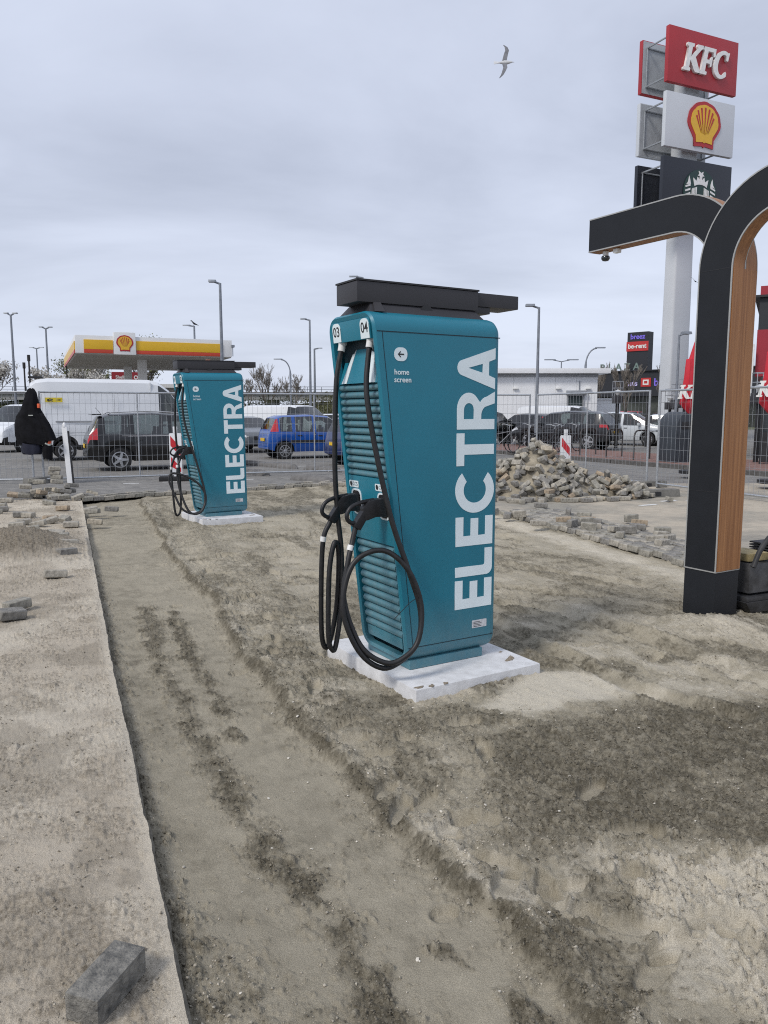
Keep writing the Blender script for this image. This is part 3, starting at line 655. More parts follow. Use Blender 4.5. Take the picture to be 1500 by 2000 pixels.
# white bay marks in the lot
mark_m = mat('white_road_paint', (0.62, 0.62, 0.60), 0.8, var=0.2, scale=20)
for (x, y, a, l_, w_) in [(-5.9, 18.1, 0.35, 0.35, 0.1), (-5.1, 18.5, 0.35, 0.35, 0.1), (-4.2, 18.9, 0.35, 0.35, 0.1), (-3.4, 19.2, 0.35, 0.35, 0.1), (-6.9, 20.2, 0.2, 0.4, 0.1), (-5.9, 20.4, 0.2, 0.4, 0.1), (-5.0, 20.6, 0.2, 0.4, 0.1), (-1.2, 24.2, 0.3, 0.5, 0.1), (-2.4, 23.9, 0.3, 0.5, 0.1)]:
    mb = MB().box((0, 0, 0), (l_, w_, 0.004)); o = mb.build('road_marking', mark_m, lot); o.location = (x, y, 0.005); o.rotation_euler = (0, 0, a)
for (x, y) in [(5.35, 14.55), (4.75, 13.9), (5.9, 14.7)]:
    o = MB().box((0, 0, 0), (0.4, 0.1, 0.004)).build('road_marking', mark_m, dusty); o.location = (x, y, 0.006); o.rotation_euler = (0, 0, 0.5)
# red brick footway behind a dark kerb, right
kx, ky = 0.442, -0.897; px_, py_ = 0.897, 0.442; K0 = (2.2, 36.1)
ped = sheet('footway', [K0, (K0[0] + kx * 27, K0[1] + ky * 27), (K0[0] + kx * 27 + px_ * 3.9, K0[1] + ky * 27 + py_ * 3.9), (K0[0] + px_ * 3.9, K0[1] + py_ * 3.9)], 0.12, red_m)
kerb_m = mat('dark_kerb_stone', (0.10, 0.095, 0.09), 0.9, var=0.25, scale=10, bump=0.4)
kb = MB().box((0, 0, 0), (0.96, 0.18, 0.30)).build('kerb', kerb_m, ped, bevel=0.015, seg=1)
for i in range(27):
    o = kb if i == 0 else kb.copy()
    if i: col.objects.link(o); o.parent = ped
    o.location = (K0[0] + kx * (i + 0.5) - px_ * 0.095, K0[1] + ky * (i + 0.5) - py_ * 0.095, -0.022); o.rotation_euler = (0, 0, math.atan2(ky, kx))

# ------------------------------------------------------------------ chargers
CW, CZ1, CZ2, CZ3 = 0.57, 0.115, 2.094, 2.215
def sfront(z): return -0.71 - (z - 0.115) * 0.245 / 2.1
def letter(ch):
    st = 0.205
    if ch == 'E':
        return [[(0, 0), (0.64, 0), (0.64, st), (0.22, st), (0.22, 0.395), (0.60, 0.395), (0.60, 0.6), (0.22, 0.6), (0.22, 1 - st), (0.64, 1 - st), (0.64, 1), (0, 1)]], 0.64
    if ch == 'L':
        return [arc(0.16, 0.16, 0.16, 0.16, 180, 270, 6) + [(0.60, 0), (0.60, st), (0.27, st)] + arc(0.27, st + 0.05, 0.05, 0.05, 270, 180, 4) + [(0.22, 1), (0, 1)]], 0.60
    if ch == 'C':
        return [arc(0.5, 0.5, 0.5, 0.52, 42, 318, 40) + arc(0.5, 0.5, 0.28, 0.30, 312, 48, 32)], 0.95
    if ch == 'T':
        return [[(0.24, 0), (0.46, 0), (0.46, 1 - st), (0.70, 1 - st), (0.70, 1), (0, 1), (0, 1 - st), (0.24, 1 - st)]], 0.70
    if ch == 'R':
        o = [(0, 0), (0.22, 0), (0.22, 0.36), (0.30, 0.36)] + arc(0.30, 0.14, 0.22, 0.22, 80, 35, 5) + [(0.56, 0.0), (0.81, 0.0), (0.70, 0.22)] + arc(0.45, 0.20, 0.25, 0.22, 10, 60, 5) + arc(0.42, 0.695, 0.36, 0.305, -52, 90, 16) + [(0, 1)]
        h = [(0.22, 0.56)] + arc(0.42, 0.69, 0.14, 0.13, -90, 90, 10) + [(0.22, 0.82)]
        return [o, h], 0.78
    if ch == 'A':
        o = [(0, 0), (0.235, 0), (0.295, 0.17), (0.585, 0.17), (0.645, 0), (0.88, 0)] + arc(0.44, 0.86, 0.16, 0.14, 20, 160, 12)
        h = [(0.345, 0.34), (0.535, 0.34), (0.44, 0.72)]
        return [o, h], 0.88
def ring(z_lo, z_hi, inset, r):
    return rrect(inset, z_lo + inset, CW - inset, z_hi - inset, max(0.012, r - inset), 8)
def make_charger(label, nums, loc, rz, tilt=0.0):
    root = thing('charging_station', label, 'charger', loc, group='electric car chargers', rot=(0, tilt, rz))
    root.rotation_mode = 'ZYX' if False else 'XYZ'
    zl, zh, rr = 0.045, CZ3, 0.105
    def R3(inset, f): return [(f(z), y, z) for y, z in ring(zl, zh, inset, rr)]
    rings = [R3(0.035, lambda z: sfront(z) + 0.045), R3(0.035, lambda z: sfront(z)), R3(0.012, lambda z: sfront(z) - 0.008), R3(0.0, lambda z: sfront(z) + 0.006),
             R3(0.0, lambda z: -0.055), R3(0.006, lambda z: -0.028), R3(0.022, lambda z: -0.008), R3(0.05, lambda z: 0.0)]
    body = MB().loft(rings, caps=(False, True)).build('body', teal, root, smooth=35)
    # seams of the cover panels
    sm = MB(); sm.span((sfront(CZ2) + 0.012, -0.0012, CZ2 - 0.003), (-0.012, 0.004, CZ2 + 0.003)); sm.build('seam', teal_dark, body)
    sm = MB(); sm.span((sfront(0.15) + 0.012, -0.0012, 0.147), (-0.03, 0.004, 0.152)); sm.build('seam', teal_dark, body)
    sm = MB(); off = 0.045
    sm.prism([(sfront(0.15) + off, 0.15), (sfront(0.15) + off + 0.004, 0.15), (sfront(CZ2) + off + 0.004, CZ2), (sfront(CZ2) + off, CZ2)], 1, -0.0010, 0.004); sm.build('seam', teal_dark, body)
    # skirt
    MB().prism([(sfront(0.1) + 0.03, 0.02), (-0.10, 0.02), (-0.10, CW - 0.02), (sfront(0.1) + 0.03, CW - 0.02)], 2, 0.0, 0.06).build('base_skirt', teal, root, bevel=0.006)
    # the recessed front: back sheet, header, cable bay, socket panel and slats
    def F(y, z, d=0.0): return (sfront(z) + d, y, z)
    y0, y1 = 0.036, CW - 0.036
    def panel(name, za, zb, d, m, ya=y0, yb=y1, th=0.02, bevel=0.003, par=root):
        return MB().loft([[F(ya, za, d), F(yb, za, d), F(yb, zb, d), F(ya, zb, d)], [F(ya, za, d + th), F(yb, za, d + th), F(yb, zb, d + th), F(ya, zb, d + th)]]).build(name, m, par, bevel=bevel)
    MB().loft([R3(0.034, lambda z: sfront(z) + 0.07), R3(0.034, lambda z: sfront(z) + 0.09)]).build('back_sheet', teal_dark, root)
    panel('header_panel', 2.055, 2.178, -0.006, teal, y0 + 0.012, y1 - 0.012)
    panel('socket_panel', 0.80, 1.215, 0.004, teal)
    panel('foot_panel', 0.125, 0.195, 0.010, teal, y0 + 0.03, y1 - 0.03)
    # cable bay: deep pocket with a sloping centre wedge and pale cheeks
    za, zb = 1.80, 2.055
    MB().loft([[F(y0, za, 0.012), F(y1, za, 0.012), F(y1, zb, 0.12), F(y0, zb, 0.12)], [F(y0, za, 0.03), F(y1, za, 0.03), F(y1, zb, 0.135), F(y0, zb, 0.135)]]).build('bay_back', teal, root)
    MB().loft([[F(0.155, za, 0.0), F(0.415, za, 0.0), F(0.355, zb, 0.085), F(0.215, zb, 0.085)], [F(0.155, za, 0.03), F(0.415, za, 0.03), F(0.355, zb, 0.11), F(0.215, zb, 0.11)]]).build('bay_wedge', teal, root, bevel=0.004)
    for ya, yb, yc, yd in ((0.08, 0.153, 0.213, 0.175), (0.49, 0.417, 0.357, 0.395)):
        MB().loft([[F(ya, za + 0.002, 0.004), F(yb, za + 0.002, -0.001), F(yc, zb, 0.084), F(yd, zb, 0.095)], [F(ya, za + 0.002, 0.03), F(yb, za + 0.002, 0.03), F(yc, zb, 0.12), F(yd, zb, 0.12)]]).build('bay_cheek', pale_blue, root)
    def slats(za, zb, n, ya, yb):
        pt = (zb - za) / n
        prof = [(0.030, -0.50), (0.010, -0.44), (0.002, -0.22), (0.003, 0.05), (0.014, 0.30), (0.030, 0.46)]
        mb = MB().loft([[(d - 0.11667 * q * pt, y, q * pt) for d, q in prof] for y in (ya, yb)])
        o = mb.build('slat', teal, root, smooth=60); me = o.data
        for i in range(n):
            z = za + (i + 0.5) * pt
            if i: o = bpy.data.objects.new('slat', me); col.objects.link(o); o.parent = root
            o.location = (sfront(z) + 0.004, 0, z)
    slats(1.215, 1.80, 13, y0, y1); slats(0.195, 0.80, 11, y0 + 0.02, y1 - 0.02)
    # number plates, in the plane of the front
    fx = Vector((0, -1, 0)); fy = Vector((-0.11667, 0, 1)).normalized()
    for nm, yc in zip(nums, (0.462, 0.108)):
        c = F(yc, 2.1155, -0.0072)
        p = flat('number_plate', [[(-0.052, -0.058), (0.052, -0.058), (0.052, 0.025)] + arc(0.012, 0.022, 0.04, 0.036, 0, 90, 6) + arc(-0.012, 0.022, 0.04, 0.036, 90, 180, 6)], pale_blue, root, frame(c, fx, fy), 0.0012)
        text('number', nm, 0.085, trim_black, p, frame(F(yc, 2.118, -0.0092), fx, fy), 0.0006, bold=0.0008)
    # sockets with labels
    for yc in (0.445, 0.112):
        z = 1.045
        p = flat('socket', [rrect(-0.062, -0.085, 0.062, 0.085, 0.04), rrect(-0.051, -0.074, 0.051, 0.074, 0.032)], pale_blue, root, frame(F(yc, z, 0.002), fx, fy), 0.003)
        flat('socket_hole', [rrect(-0.051, -0.074, 0.051, 0.074, 0.032)], black_plastic, p, frame(F(yc, z, 0.003), fx, fy), 0.001)
        lb = flat('socket_label', [rrect(-0.06, -0.022, 0.06, 0.022, 0.010)], pale_blue, root, frame(F(yc + 0.02, z + 0.115, 0.002), fx, fy), 0.001)
        flat('label_dot', [arc(-0.036, 0, 0.015, 0.017, 0, 350, 14)], trim_black, lb, frame(F(yc + 0.02, z + 0.115, 0.0006), fx, fy), 0.0005)
        text('label_text', 'CCS', 0.034, teal_dark, lb, frame(F(yc + 0.003, z + 0.115, 0.0006), fx, fy), 0.0004)
    # side lettering: runs up the side, one mesh per letter
    cap = 0.300; zc = 0.350; gap = 0.05; tot = [letter(c)[1] for c in 'ELECTRA']
    sc = (2.03 - zc - 6 * 0.024) / sum(tot)
    for c in 'ELECTRA':
        ps, w = letter(c)
        flat('letter', [[(x * sc, y * cap) for x, y in p] for p in ps], pale_blue, body, frame((-0.048, -0.0014, zc), (0, 0, 1), (-1, 0, 0)), 0.0008)
        zc += w * sc + 0.024
    # home screen badge and captions
    bx, bz = -0.765, 1.965
    p = flat('badge', [rrect(-0.046, -0.040, 0.046, 0.040, 0.036)], pale_blue, body, frame((bx, -0.0014, bz), (1, 0, 0), (0, 0, 1)), 0.0008)
    flat('arrow', [[(-0.022, 0), (-0.004, 0.019), (0.001, 0.014), (-0.010, 0.004), (0.022, 0.004), (0.022, -0.004), (-0.010, -0.004), (0.001, -0.014), (-0.004, -0.019)]], trim_black, p, frame((bx, -0.0028, bz), (1, 0, 0), (0, 0, 1)), 0.0005)
    for t, dz in (('home', -0.105), ('screen', -0.150)):
        text('caption', t, 0.046, pale_blue, body, frame((bx - 0.046, -0.0014, bz + dz), (1, 0, 0), (0, 0, 1)), 0.0006, bold=0.0006, align='LEFT')
    st = flat('data_sticker', [rrect(-0.06, -0.026, 0.06, 0.026, 0.003)], mat('sticker_silver', (0.55, 0.56, 0.58), 0.5, var=0.15, scale=60), body, frame((-0.145, -0.0014, 0.235), (1, 0, 0), (0, 0, 1)), 0.0006)
    for k in range(4):
        flat('print_line', [[(-0.048, 0.012 - k * 0.010), (0.005 + 0.012 * (k % 2), 0.012 - k * 0.010), (0.005 + 0.012 * (k % 2), 0.015 - k * 0.010), (-0.048, 0.015 - k * 0.010)]], trim_black, st, frame((-0.145, -0.0026, 0.235), (1, 0, 0), (0, 0, 1)), 0.0004)
    # roof unit
    ped = MB().loft([[(-0.93, 0.09, 2.212), (-0.07, 0.09, 2.212), (-0.07, 0.48, 2.212), (-0.93, 0.48, 2.212)], [(-0.88, 0.16, 2.30), (-0.14, 0.16, 2.30), (-0.14, 0.37, 2.30), (-0.88, 0.37, 2.30)]]).build('roof_pedestal', anthracite, root, bevel=0.006)
    MB().cyl((-0.50, 0.118, 2.236), (-0.50, 0.20, 2.236), 0.045, 20).build('cable_hole', trim_black, ped, smooth=40)
    MB().loft([[(-0.90, 0.07, 2.214), (-0.84, 0.05, 2.214), (-0.84, 0.14, 2.214), (-0.90, 0.14, 2.214)], [(-0.88, 0.13, 2.275), (-0.84, 0.11, 2.275), (-0.84, 0.16, 2.275), (-0.88, 0.16, 2.275)]]).build('bracket', anthracite, ped)
    slab = MB().span((-0.99, 0.125, 2.272), (-0.095, 0.385, 2.392)).build('roof_slab', anthracite, root, bevel=0.005)
    MB().span((-0.995, 0.120, 2.394), (-0.090, 0.390, 2.404)).build('top_sheet', trim_black, slab)
    MB().span((-0.092, 0.15, 2.305), (0.262, 0.36, 2.392)).build('roof_arm', anthracite, root, bevel=0.005)
    MB().span((-0.14, 0.16, 2.262), (0.03, 0.30, 2.304)).build('arm_bracket', anthracite, root, bevel=0.004)
    MB().span((-0.50, 0.25, 2.405), (-0.44, 0.30, 2.425)).build('lifting_eye', mat('copper_tag', (0.4, 0.16, 0.10), 0.6), root, bevel=0.003)
    # cable glands and connectors
    for yc, xx in ((0.452, -0.915), (0.10, -0.912)):
        MB().cyl((xx, yc, 2.06), (xx - 0.01, yc, 2.005), 0.023, 14).cyl((xx + 0.002, yc, 2.075), (xx, yc, 2.045), 0.028, 8).build('cable_gland', white_plastic, root, smooth=40)
    return root
def make_connector(root, y, z, tilt=0.0):
    s0 = sfront(z); a = Vector((-1, 0.0, 0.02)).normalized()
    def P(d, h, dy=0): return (s0 + 0.03 - d, y + dy, z + h)
    mb = MB()
    mb.loft([[P(0.0, -0.062, -0.042), P(0.0, -0.062, 0.042), P(0.0, 0.055, 0.042), P(0.0, 0.055, -0.042)],
             [P(0.10, -0.058, -0.036), P(0.10, -0.058, 0.036), P(0.10, 0.052, 0.036), P(0.10, 0.052, -0.036)],
             [P(0.15, -0.075, -0.028), P(0.15, -0.075, 0.028), P(0.15, 0.040, 0.028), P(0.15, 0.040, -0.028)],
             [P(0.185, -0.080, -0.022), P(0.185, -0.080, 0.022), P(0.185, 0.005, 0.022), P(0.185, 0.005, -0.022)]])
    c = mb.build('connector', black_plastic, root, bevel=0.012)
    MB().tube(spline([P(0.10, 0.045), P(0.19, 0.034), P(0.255, 0.010), P(0.282, -0.025), P(0.285, -0.058), P(0.258, -0.084), P(0.215, -0.090), P(0.17, -0.070)], 5), 0.0135, 8).build('grip_loop', black_plastic, c, smooth=50)
    MB().loft([[P(0.10, 0.02, -0.022), P(0.135, 0.05, -0.022), P(0.135, 0.05, 0.022), P(0.10, 0.02, 0.022)],
               [P(0.205, -0.135, -0.026), P(0.25, -0.105, -0.026), P(0.25, -0.105, 0.026), P(0.205, -0.135, 0.026)]]).build('strain_relief', black_plastic, c, bevel=0.008)
    return c, P(0.228, -0.118)
def cable(root, pts, r=0.0165, n=7, bands=()):
    c = MB().tube(spline(pts, n), r, 10).build('cable', cable_rubber, root, smooth=60)
    for a, b in bands:
        a = Vector(a); b = Vector(b)
        MB().cyl(a, b, r + 0.003, 14).build('white_band', white_plastic, c, smooth=40)
    return c
def make_plinth(label, loc, rz):
    p = thing('concrete_plinth', label, 'plinth', loc, rz, 'charger plinths')
    sl = MB().span((-0.84, -0.30, -0.16), (0.13, 0.86, -0.002)).build('slab', concrete_w, p, bevel=0.012)
    for i, (x, y, s, a) in enumerate(((0.02, -0.13, 0.05, 0.6), (-0.80, -0.27, 0.028, 0.2), (-0.72, -0.285, 0.022, 0.9), (-0.62, -0.29, 0.018, 0.4), (0.06, 0.02, 0.012, 0))):
        pl = [(s * (1 + 0.5 * math.sin(3 * t + i)) * math.cos(t), 0.6 * s * (1 + 0.4 * math.cos(2 * t + i)) * math.sin(t)) for t in [k * 0.5 for k in range(12)]]
        flat('sand_spill', [pl], sand_clod_m, sl, Matrix.Translation((x, y, 0.0005)) @ Matrix.Rotation(a, 4, 'Z'), 0.002)
    return p
sand_clod_m = mat('dried_sand_smear', (0.24, 0.20, 0.15), 0.95, var=0.3, scale=60)

make_plinth('white concrete slab under the nearer teal charger', (0.755, 5.10, 0.05), R(31))
ch = make_charger('large nearer teal charging station numbered 03 and 04', ('03', '04'), (0.755, 5.10, 0.05), R(31))
c1, q = make_connector(ch, 0.112, 1.045)
e1 = Vector(q)
cable(ch, [(-0.918, 0.10, 2.03), (-0.935, 0.095, 1.93), (-0.955, 0.08, 1.79), (-0.952, 0.06, 1.639), (-0.912, 0.02, 1.336), (-0.845, -0.035, 0.97), (-0.765, -0.085, 0.69), (-0.697, -0.12, 0.44),
   (-0.715, -0.14, 0.26), (-0.80, -0.13, 0.15), (-0.947, -0.10, 0.095), (-1.09, -0.05, 0.215), (-1.165, 0.0, 0.47), (-1.085, 0.02, 0.725), (-0.911, -0.02, 0.80), (-0.775, -0.09, 0.69), (-0.70, -0.135, 0.47), (-0.735, -0.165, 0.26),
   (-0.83, -0.165, 0.165), (-0.945, -0.125, 0.135), (-1.07, -0.04, 0.24), (-1.13, 0.05, 0.50), (-1.09, 0.075, 0.72), (-1.045, 0.10, 0.84), tuple(e1)], bands=[((-1.068, 0.092, 0.795), (-1.056, 0.097, 0.825))])
MB().tube([(-0.70, -0.13, 0.52), (-0.80, -0.16, 0.49), (-0.93, -0.2, 0.42)], 0.0022, 5).build('cable_tie', black_plastic, ch)
c2, q = make_connector(ch, 0.445, 1.045)
e2 = Vector(q)
cable(ch, [(-0.92, 0.452, 2.03), (-0.945, 0.45, 1.92), (-0.965, 0.45, 1.768), (-0.978, 0.45, 1.315), (-0.967, 0.44, 0.984), (-0.945, 0.43, 0.715), (-0.955, 0.42, 0.377), (-1.0, 0.41, 0.12), (-1.035, 0.40, 0.09), (-1.06, 0.40, 0.20), (-1.045, 0.41, 0.60), (-1.0, 0.42, 0.79), (-0.965, 0.43, 0.70),
   (-0.975, 0.45, 0.35), (-1.03, 0.46, 0.105), (-1.075, 0.46, 0.15), (-1.085, 0.45, 0.45), (-1.07, 0.445, 0.80), tuple(e2)], bands=[((-1.071, 0.446, 0.80), (-1.066, 0.446, 0.832))])

make_plinth('white concrete slab under the farther teal charger', (-2.153, 12.271, 0.055), R(30))
c2h = make_charger('smaller farther teal charging station in front of the black car', ('01', '02'), (-2.153, 12.271, 0.055), R(30), R(-0.8))
_, q = make_connector(c2h, 0.112, 1.045)
cable(c2h, [(-0.918, 0.10, 2.03), (-0.955, 0.08, 1.79), (-0.945, 0.06, 1.50), (-0.88, 0.0, 1.15), (-0.79, -0.06, 0.75), (-0.73, -0.12, 0.40), (-0.78, -0.16, 0.17), (-0.93, -0.15, 0.10), (-1.08, -0.08, 0.18), (-1.17, 0.0, 0.42), (-1.22, 0.05, 0.62), (-1.16, 0.05, 0.71), (-0.98, -0.02, 0.66), (-0.80, -0.08, 0.53),
   (-0.72, -0.13, 0.33), (-0.82, -0.18, 0.12), (-0.98, -0.12, 0.13), (-1.07, 0.02, 0.45), (-1.08, 0.08, 0.75), q], bands=[((-1.080, 0.085, 0.79), (-1.075, 0.09, 0.83))])
_, q = make_connector(c2h, 0.445, 1.045)
cable(c2h, [(-0.92, 0.452, 2.03), (-0.965, 0.45, 1.77), (-0.978, 0.45, 1.3), (-0.96, 0.44, 0.9), (-0.95, 0.43, 0.5), (-0.96, 0.42, 0.15), (-1.0, 0.40, 0.03), (-1.06, 0.38, 0.06), (-1.08, 0.40, 0.4), (-1.075, 0.44, 0.75), q], bands=[((-1.078, 0.44, 0.74), (-1.078, 0.442, 0.78))])

# ------------------------------------------------------------------ forked entrance post
wood = bpy.data.materials.new('bamboo_cladding'); wood.use_nodes = True; t = wood.node_tree; b = t.nodes['Principled BSDF']; b.inputs['Roughness'].default_value = 0.55
tcn = N(t, 'ShaderNodeTexCoord'); mp = N(t, 'ShaderNodeMapping'); mp.inputs['Scale'].default_value = (38, 38, 0.9); lk(t, tcn.outputs['Object'], mp.inputs[0])
no = N(t, 'ShaderNodeTexNoise'); no.inputs['Scale'].default_value = 1.0; no.inputs['Detail'].default_value = 8; no.inputs['Roughness'].default_value = 0.6; lk(t, mp.outputs[0], no.inputs['Vector'])
rp = N(t, 'ShaderNodeValToRGB'); lk(t, no.outputs['Fac'], rp.inputs[0]); rp.color_ramp.elements[0].position = 0.3; rp.color_ramp.elements[0].color = (0.21, 0.082, 0.026, 1); rp.color_ramp.elements[1].position = 0.7; rp.color_ramp.elements[1].color = (0.40, 0.185, 0.068, 1)
lk(t, rp.outputs[0], b.inputs['Base Color'])
post_black = mat('black_composite_panel', (0.010, 0.0115, 0.015), 0.55, var=0.15, scale=4, spec=0.35)
edge_pale = mat('aluminium_edge', (0.40, 0.40, 0.385), 0.45, metal=0.3)
post = thing('entrance_post', 'tall black and wood forked post with arching arms at right', 'post', (2.735, 6.30, 0.0), R(31))
# local x: across the wood face (thickness), local y: across the black face; arms run along y
def hook(sgn, x0, x1, top=3.52, wd=0.31, ro=0.72, ln=1.71):
    # outline in (y, z); sgn +1 runs to +y, -1 runs to -y ; column occupies y 0..wd
    if sgn > 0:
        inner = [(wd, 0.36)] + [(wd, top - ro)] + [(p[0], p[1]) for p in arc(ro, top - ro, ro - wd, ro - wd, 180, 90, 14)] + [(ln, top - wd)]
        outer = [(ln, top)] + [(p[0], p[1]) for p in arc(ro, top - ro, ro, ro, 90, 180, 18)] + [(0, 0.36)]
    else:
        inner = [(0, 0.36), (0, top - ro)] + arc(wd - ro, top - ro, ro - wd, ro - wd, 0, 90, 14) + [(wd - ln, top - wd)]
        outer = [(wd - ln, top)] + arc(wd - ro, top - ro, ro, ro, 90, 0, 18) + [(wd, 0.36)]
    return inner, outer
def build_hook(sgn, x0, x1, nm):
    inner, outer = hook(sgn, x0, x1)
    def shrink(path, other, d):
        out = []
        for i, p in enumerate(path):
            a = path[max(0, i - 1)]; c = path[min(len(path) - 1, i + 1)]
            tx, tz = c[0] - a[0], c[1] - a[1]; l = math.hypot(tx, tz) or 1; nxx, nzz = -tz / l, tx / l
            cx = sum(q[0] for q in other) / len(other)
            best = min(other, key=lambda q: (q[0] - p[0]) ** 2 + (q[1] - p[1]) ** 2)
            if (best[0] - p[0]) * nxx + (best[1] - p[1]) * nzz < 0: nxx, nzz = -nxx, -nzz
            out.append((p[0] + nxx * d, p[1] + nzz * d))
        return out
    sk = MB()   # wooden skins: inner and outer edges
    for path, other in ((inner, outer), (outer, inner)):
        ip = shrink(path, other, 0.02)
        sk.loft([[(x0 + 0.004, p[0], p[1]), (x1 - 0.004, p[0], p[1]), (x1 - 0.004, q[0], q[1]), (x0 + 0.004, q[0], q[1])] for p, q in zip(path, ip)])
    sk.build('wood_skin', wood, post, smooth=40)
    ii = shrink(inner, outer, 0.010); oo = shrink(outer, inner, 0.010)
    fc = MB(); 
    for xx, x2 in ((x0, x0 + 0.008), (x1 - 0.008, x1)):
        n = 48
        def resample(path, n):
            ds = [0]; 
            for a, b_ in zip(path[:-1], path[1:]): ds.append(ds[-1] + math.hypot(b_[0] - a[0], b_[1] - a[1]))
            return [(float(np.interp(ds[-1] * k / n, ds, [q[0] for q in path])), float(np.interp(ds[-1] * k / n, ds, [q[1] for q in path]))) for k in range(n + 1)]
        a = resample(ii, n); b_ = resample(oo[::-1], n)
        fc.loft([[(xx, p[0], p[1]), (xx, q[0], q[1]), (x2, q[0], q[1]), (x2, p[0], p[1])] for p, q in zip(a, b_)])
    fc.build('face_panel', post_black, post)
    for xx in (x0 - 0.003, x1 + 0.003):
        for path, other in ((inner, outer), (outer, inner)):
            q_ = shrink(path, other, 0.011)
            if 0.05 < xx < 0.25:
                keep = [i for i in range(len(path)) if path[i][1] > 2.79]; path = [path[i] for i in keep]; q_ = [q_[i] for i in keep]
            MB().loft([[(xx, p[0], p[1]), (xx, q[0], q[1]), (xx + (0.012 if (xx < 0.1 or abs(xx - 0.162) < 0.002) else -0.012), q[0], q[1]), (xx + (0.012 if (xx < 0.1 or abs(xx - 0.162) < 0.002) else -0.012), p[0], p[1])] for p, q in zip(path, q_)]).build('edge_strip', edge_pale, post, smooth=40)
    e_ = inner[-1]; f_ = outer[0]
    MB().span((x0 + 0.004, min(e_[0], f_[0]) - 0.003 if sgn > 0 else e_[0] - 0.004, e_[1]), (x1 - 0.004, (e_[0] if sgn > 0 else e_[0] + 0.003) + 0.003, f_[1])).build('end_cap', post_black, post)
build_hook(-1, 0.0, 0.155, 'near'); build_hook(1, 0.165, 0.315, 'far')
MB().span((0.014, -0.004, 0.364), (0.310, -0.001, 2.798)).build('wood_board', wood, post)
MB().span((0.004, 0.004, -0.25), (0.311, 0.306, 0.352)).build('foot', post_black, post, bevel=0.004)
for z in (1.02, 2.80):
    MB().span((-0.0015, 0.016, z), (0.002, 0.294, z + 0.004)).build('panel_joint', trim_black, post)
MB().span((-0.004, 0.0, 0.352), (0.315, 0.31, 0.362)).build('foot_trim', edge_pale, post)
cm = MB().cyl((0.24, 1.56, 3.205), (0.24, 1.56, 3.16), 0.028, 16).build('camera_mount', white_plastic, post, smooth=40)
MB().lathe([(0.008, -0.036), (0.028, -0.032), (0.04, -0.015), (0.042, 0.0), (0.036, 0.012)], 18, Matrix.Translation((0.24, 1.56, 3.15))).build('dome', glass_dark, cm, smooth=50)
MB().span((0.205, 1.38, 3.165), (0.26, 1.44, 3.205)).build('sensor', white_plastic, post, bevel=0.01)

# ------------------------------------------------------------------ tall sign pylon
sign_red = mat('sign_red', (0.36, 0.022, 0.03), 0.45, var=0.05, scale=0.6)
sign_white = mat('sign_white', (0.56, 0.59, 0.62), 0.45, var=0.04, scale=0.5)
sign_black = mat('sign_black', (0.014, 0.017, 0.026), 0.45, var=0.1, scale=1)
letter_white = mat('letter_white', (0.74, 0.74, 0.72), 0.5)
steel_back = mat('sign_back_steel', (0.40, 0.42, 0.44), 0.6, var=0.12, scale=1.5)
shell_red = mat('emblem_red', (0.40, 0.02, 0.025), 0.45); shell_yel = mat('emblem_yellow', (0.72, 0.42, 0.03), 0.45, var=0.05)
emb_green = mat('emblem_green', (0.012, 0.042, 0.036), 0.5)
def pecten(s):
    # scallop outline: wide fan over a short stepped foot; unit height 2s
    top = []
    n = 7
    for k in range(n):
        a0 = 200 - 220 * k / n; a1 = 200 - 220 * (k + 1) / n
        for j in range(5):
            a = R(a0 + (a1 - a0) * j / 5); rr = 1.0 + 0.025 * math.sin(PI * j / 5)
            top.append((rr * math.cos(a), 0.12 + 0.88 * rr * math.sin(a)))
    top.append((math.cos(R(-20)), 0.12 + 0.88 * math.sin(R(-20))))
    foot = [(0.62, -0.62), (0.60, -0.98), (0.08, -0.93), (0, -0.99), (-0.08, -0.93), (-0.60, -0.98), (-0.62, -0.62)]
    return [(x * s, y * s) for x, y in top + foot]
def emblem_shell(parent, M, s, sx=1.0):
    def sc(p, k=1.0, dy=0.0): return [(x * k * sx, y * k + dy) for x, y in p]
    o = pecten(s)
    b = flat('shell_emblem', [sc(o)], shell_red, parent, M, 0.02 * s)
    i = [(x * 0.83, y * 0.83 + 0.02 * s) for x, y in o]
    flat('emblem_field', [sc(i)], shell_yel, b, M @ Matrix.Translation((0, 0, 0.03 * s)), 0.01 * s)
    for k in range(-3, 4):
        a = R(90 - k * 22); L = 0.70 * s if abs(k) < 3 else 0.62 * s
        x0, y0 = k * 0.07 * s, -0.42 * s + abs(k) * 0.02 * s; x1, y1 = 0.90 * L * math.cos(a) * 1.05, 0.13 * s + L * 0.88 * math.sin(a)
        dx, dy = x1 - x0, y1 - y0; l = math.hypot(dx, dy); nx_, ny_ = -dy / l, dx / l; w = 0.045 * s
        flat('emblem_rib', [sc([(x0, y0), (x1 + nx_ * w, y1 + ny_ * w), (x1 - nx_ * w, y1 - ny_ * w)])], shell_red, b, M @ Matrix.Translation((0, 0, 0.045 * s)), 0.008 * s)
    return b
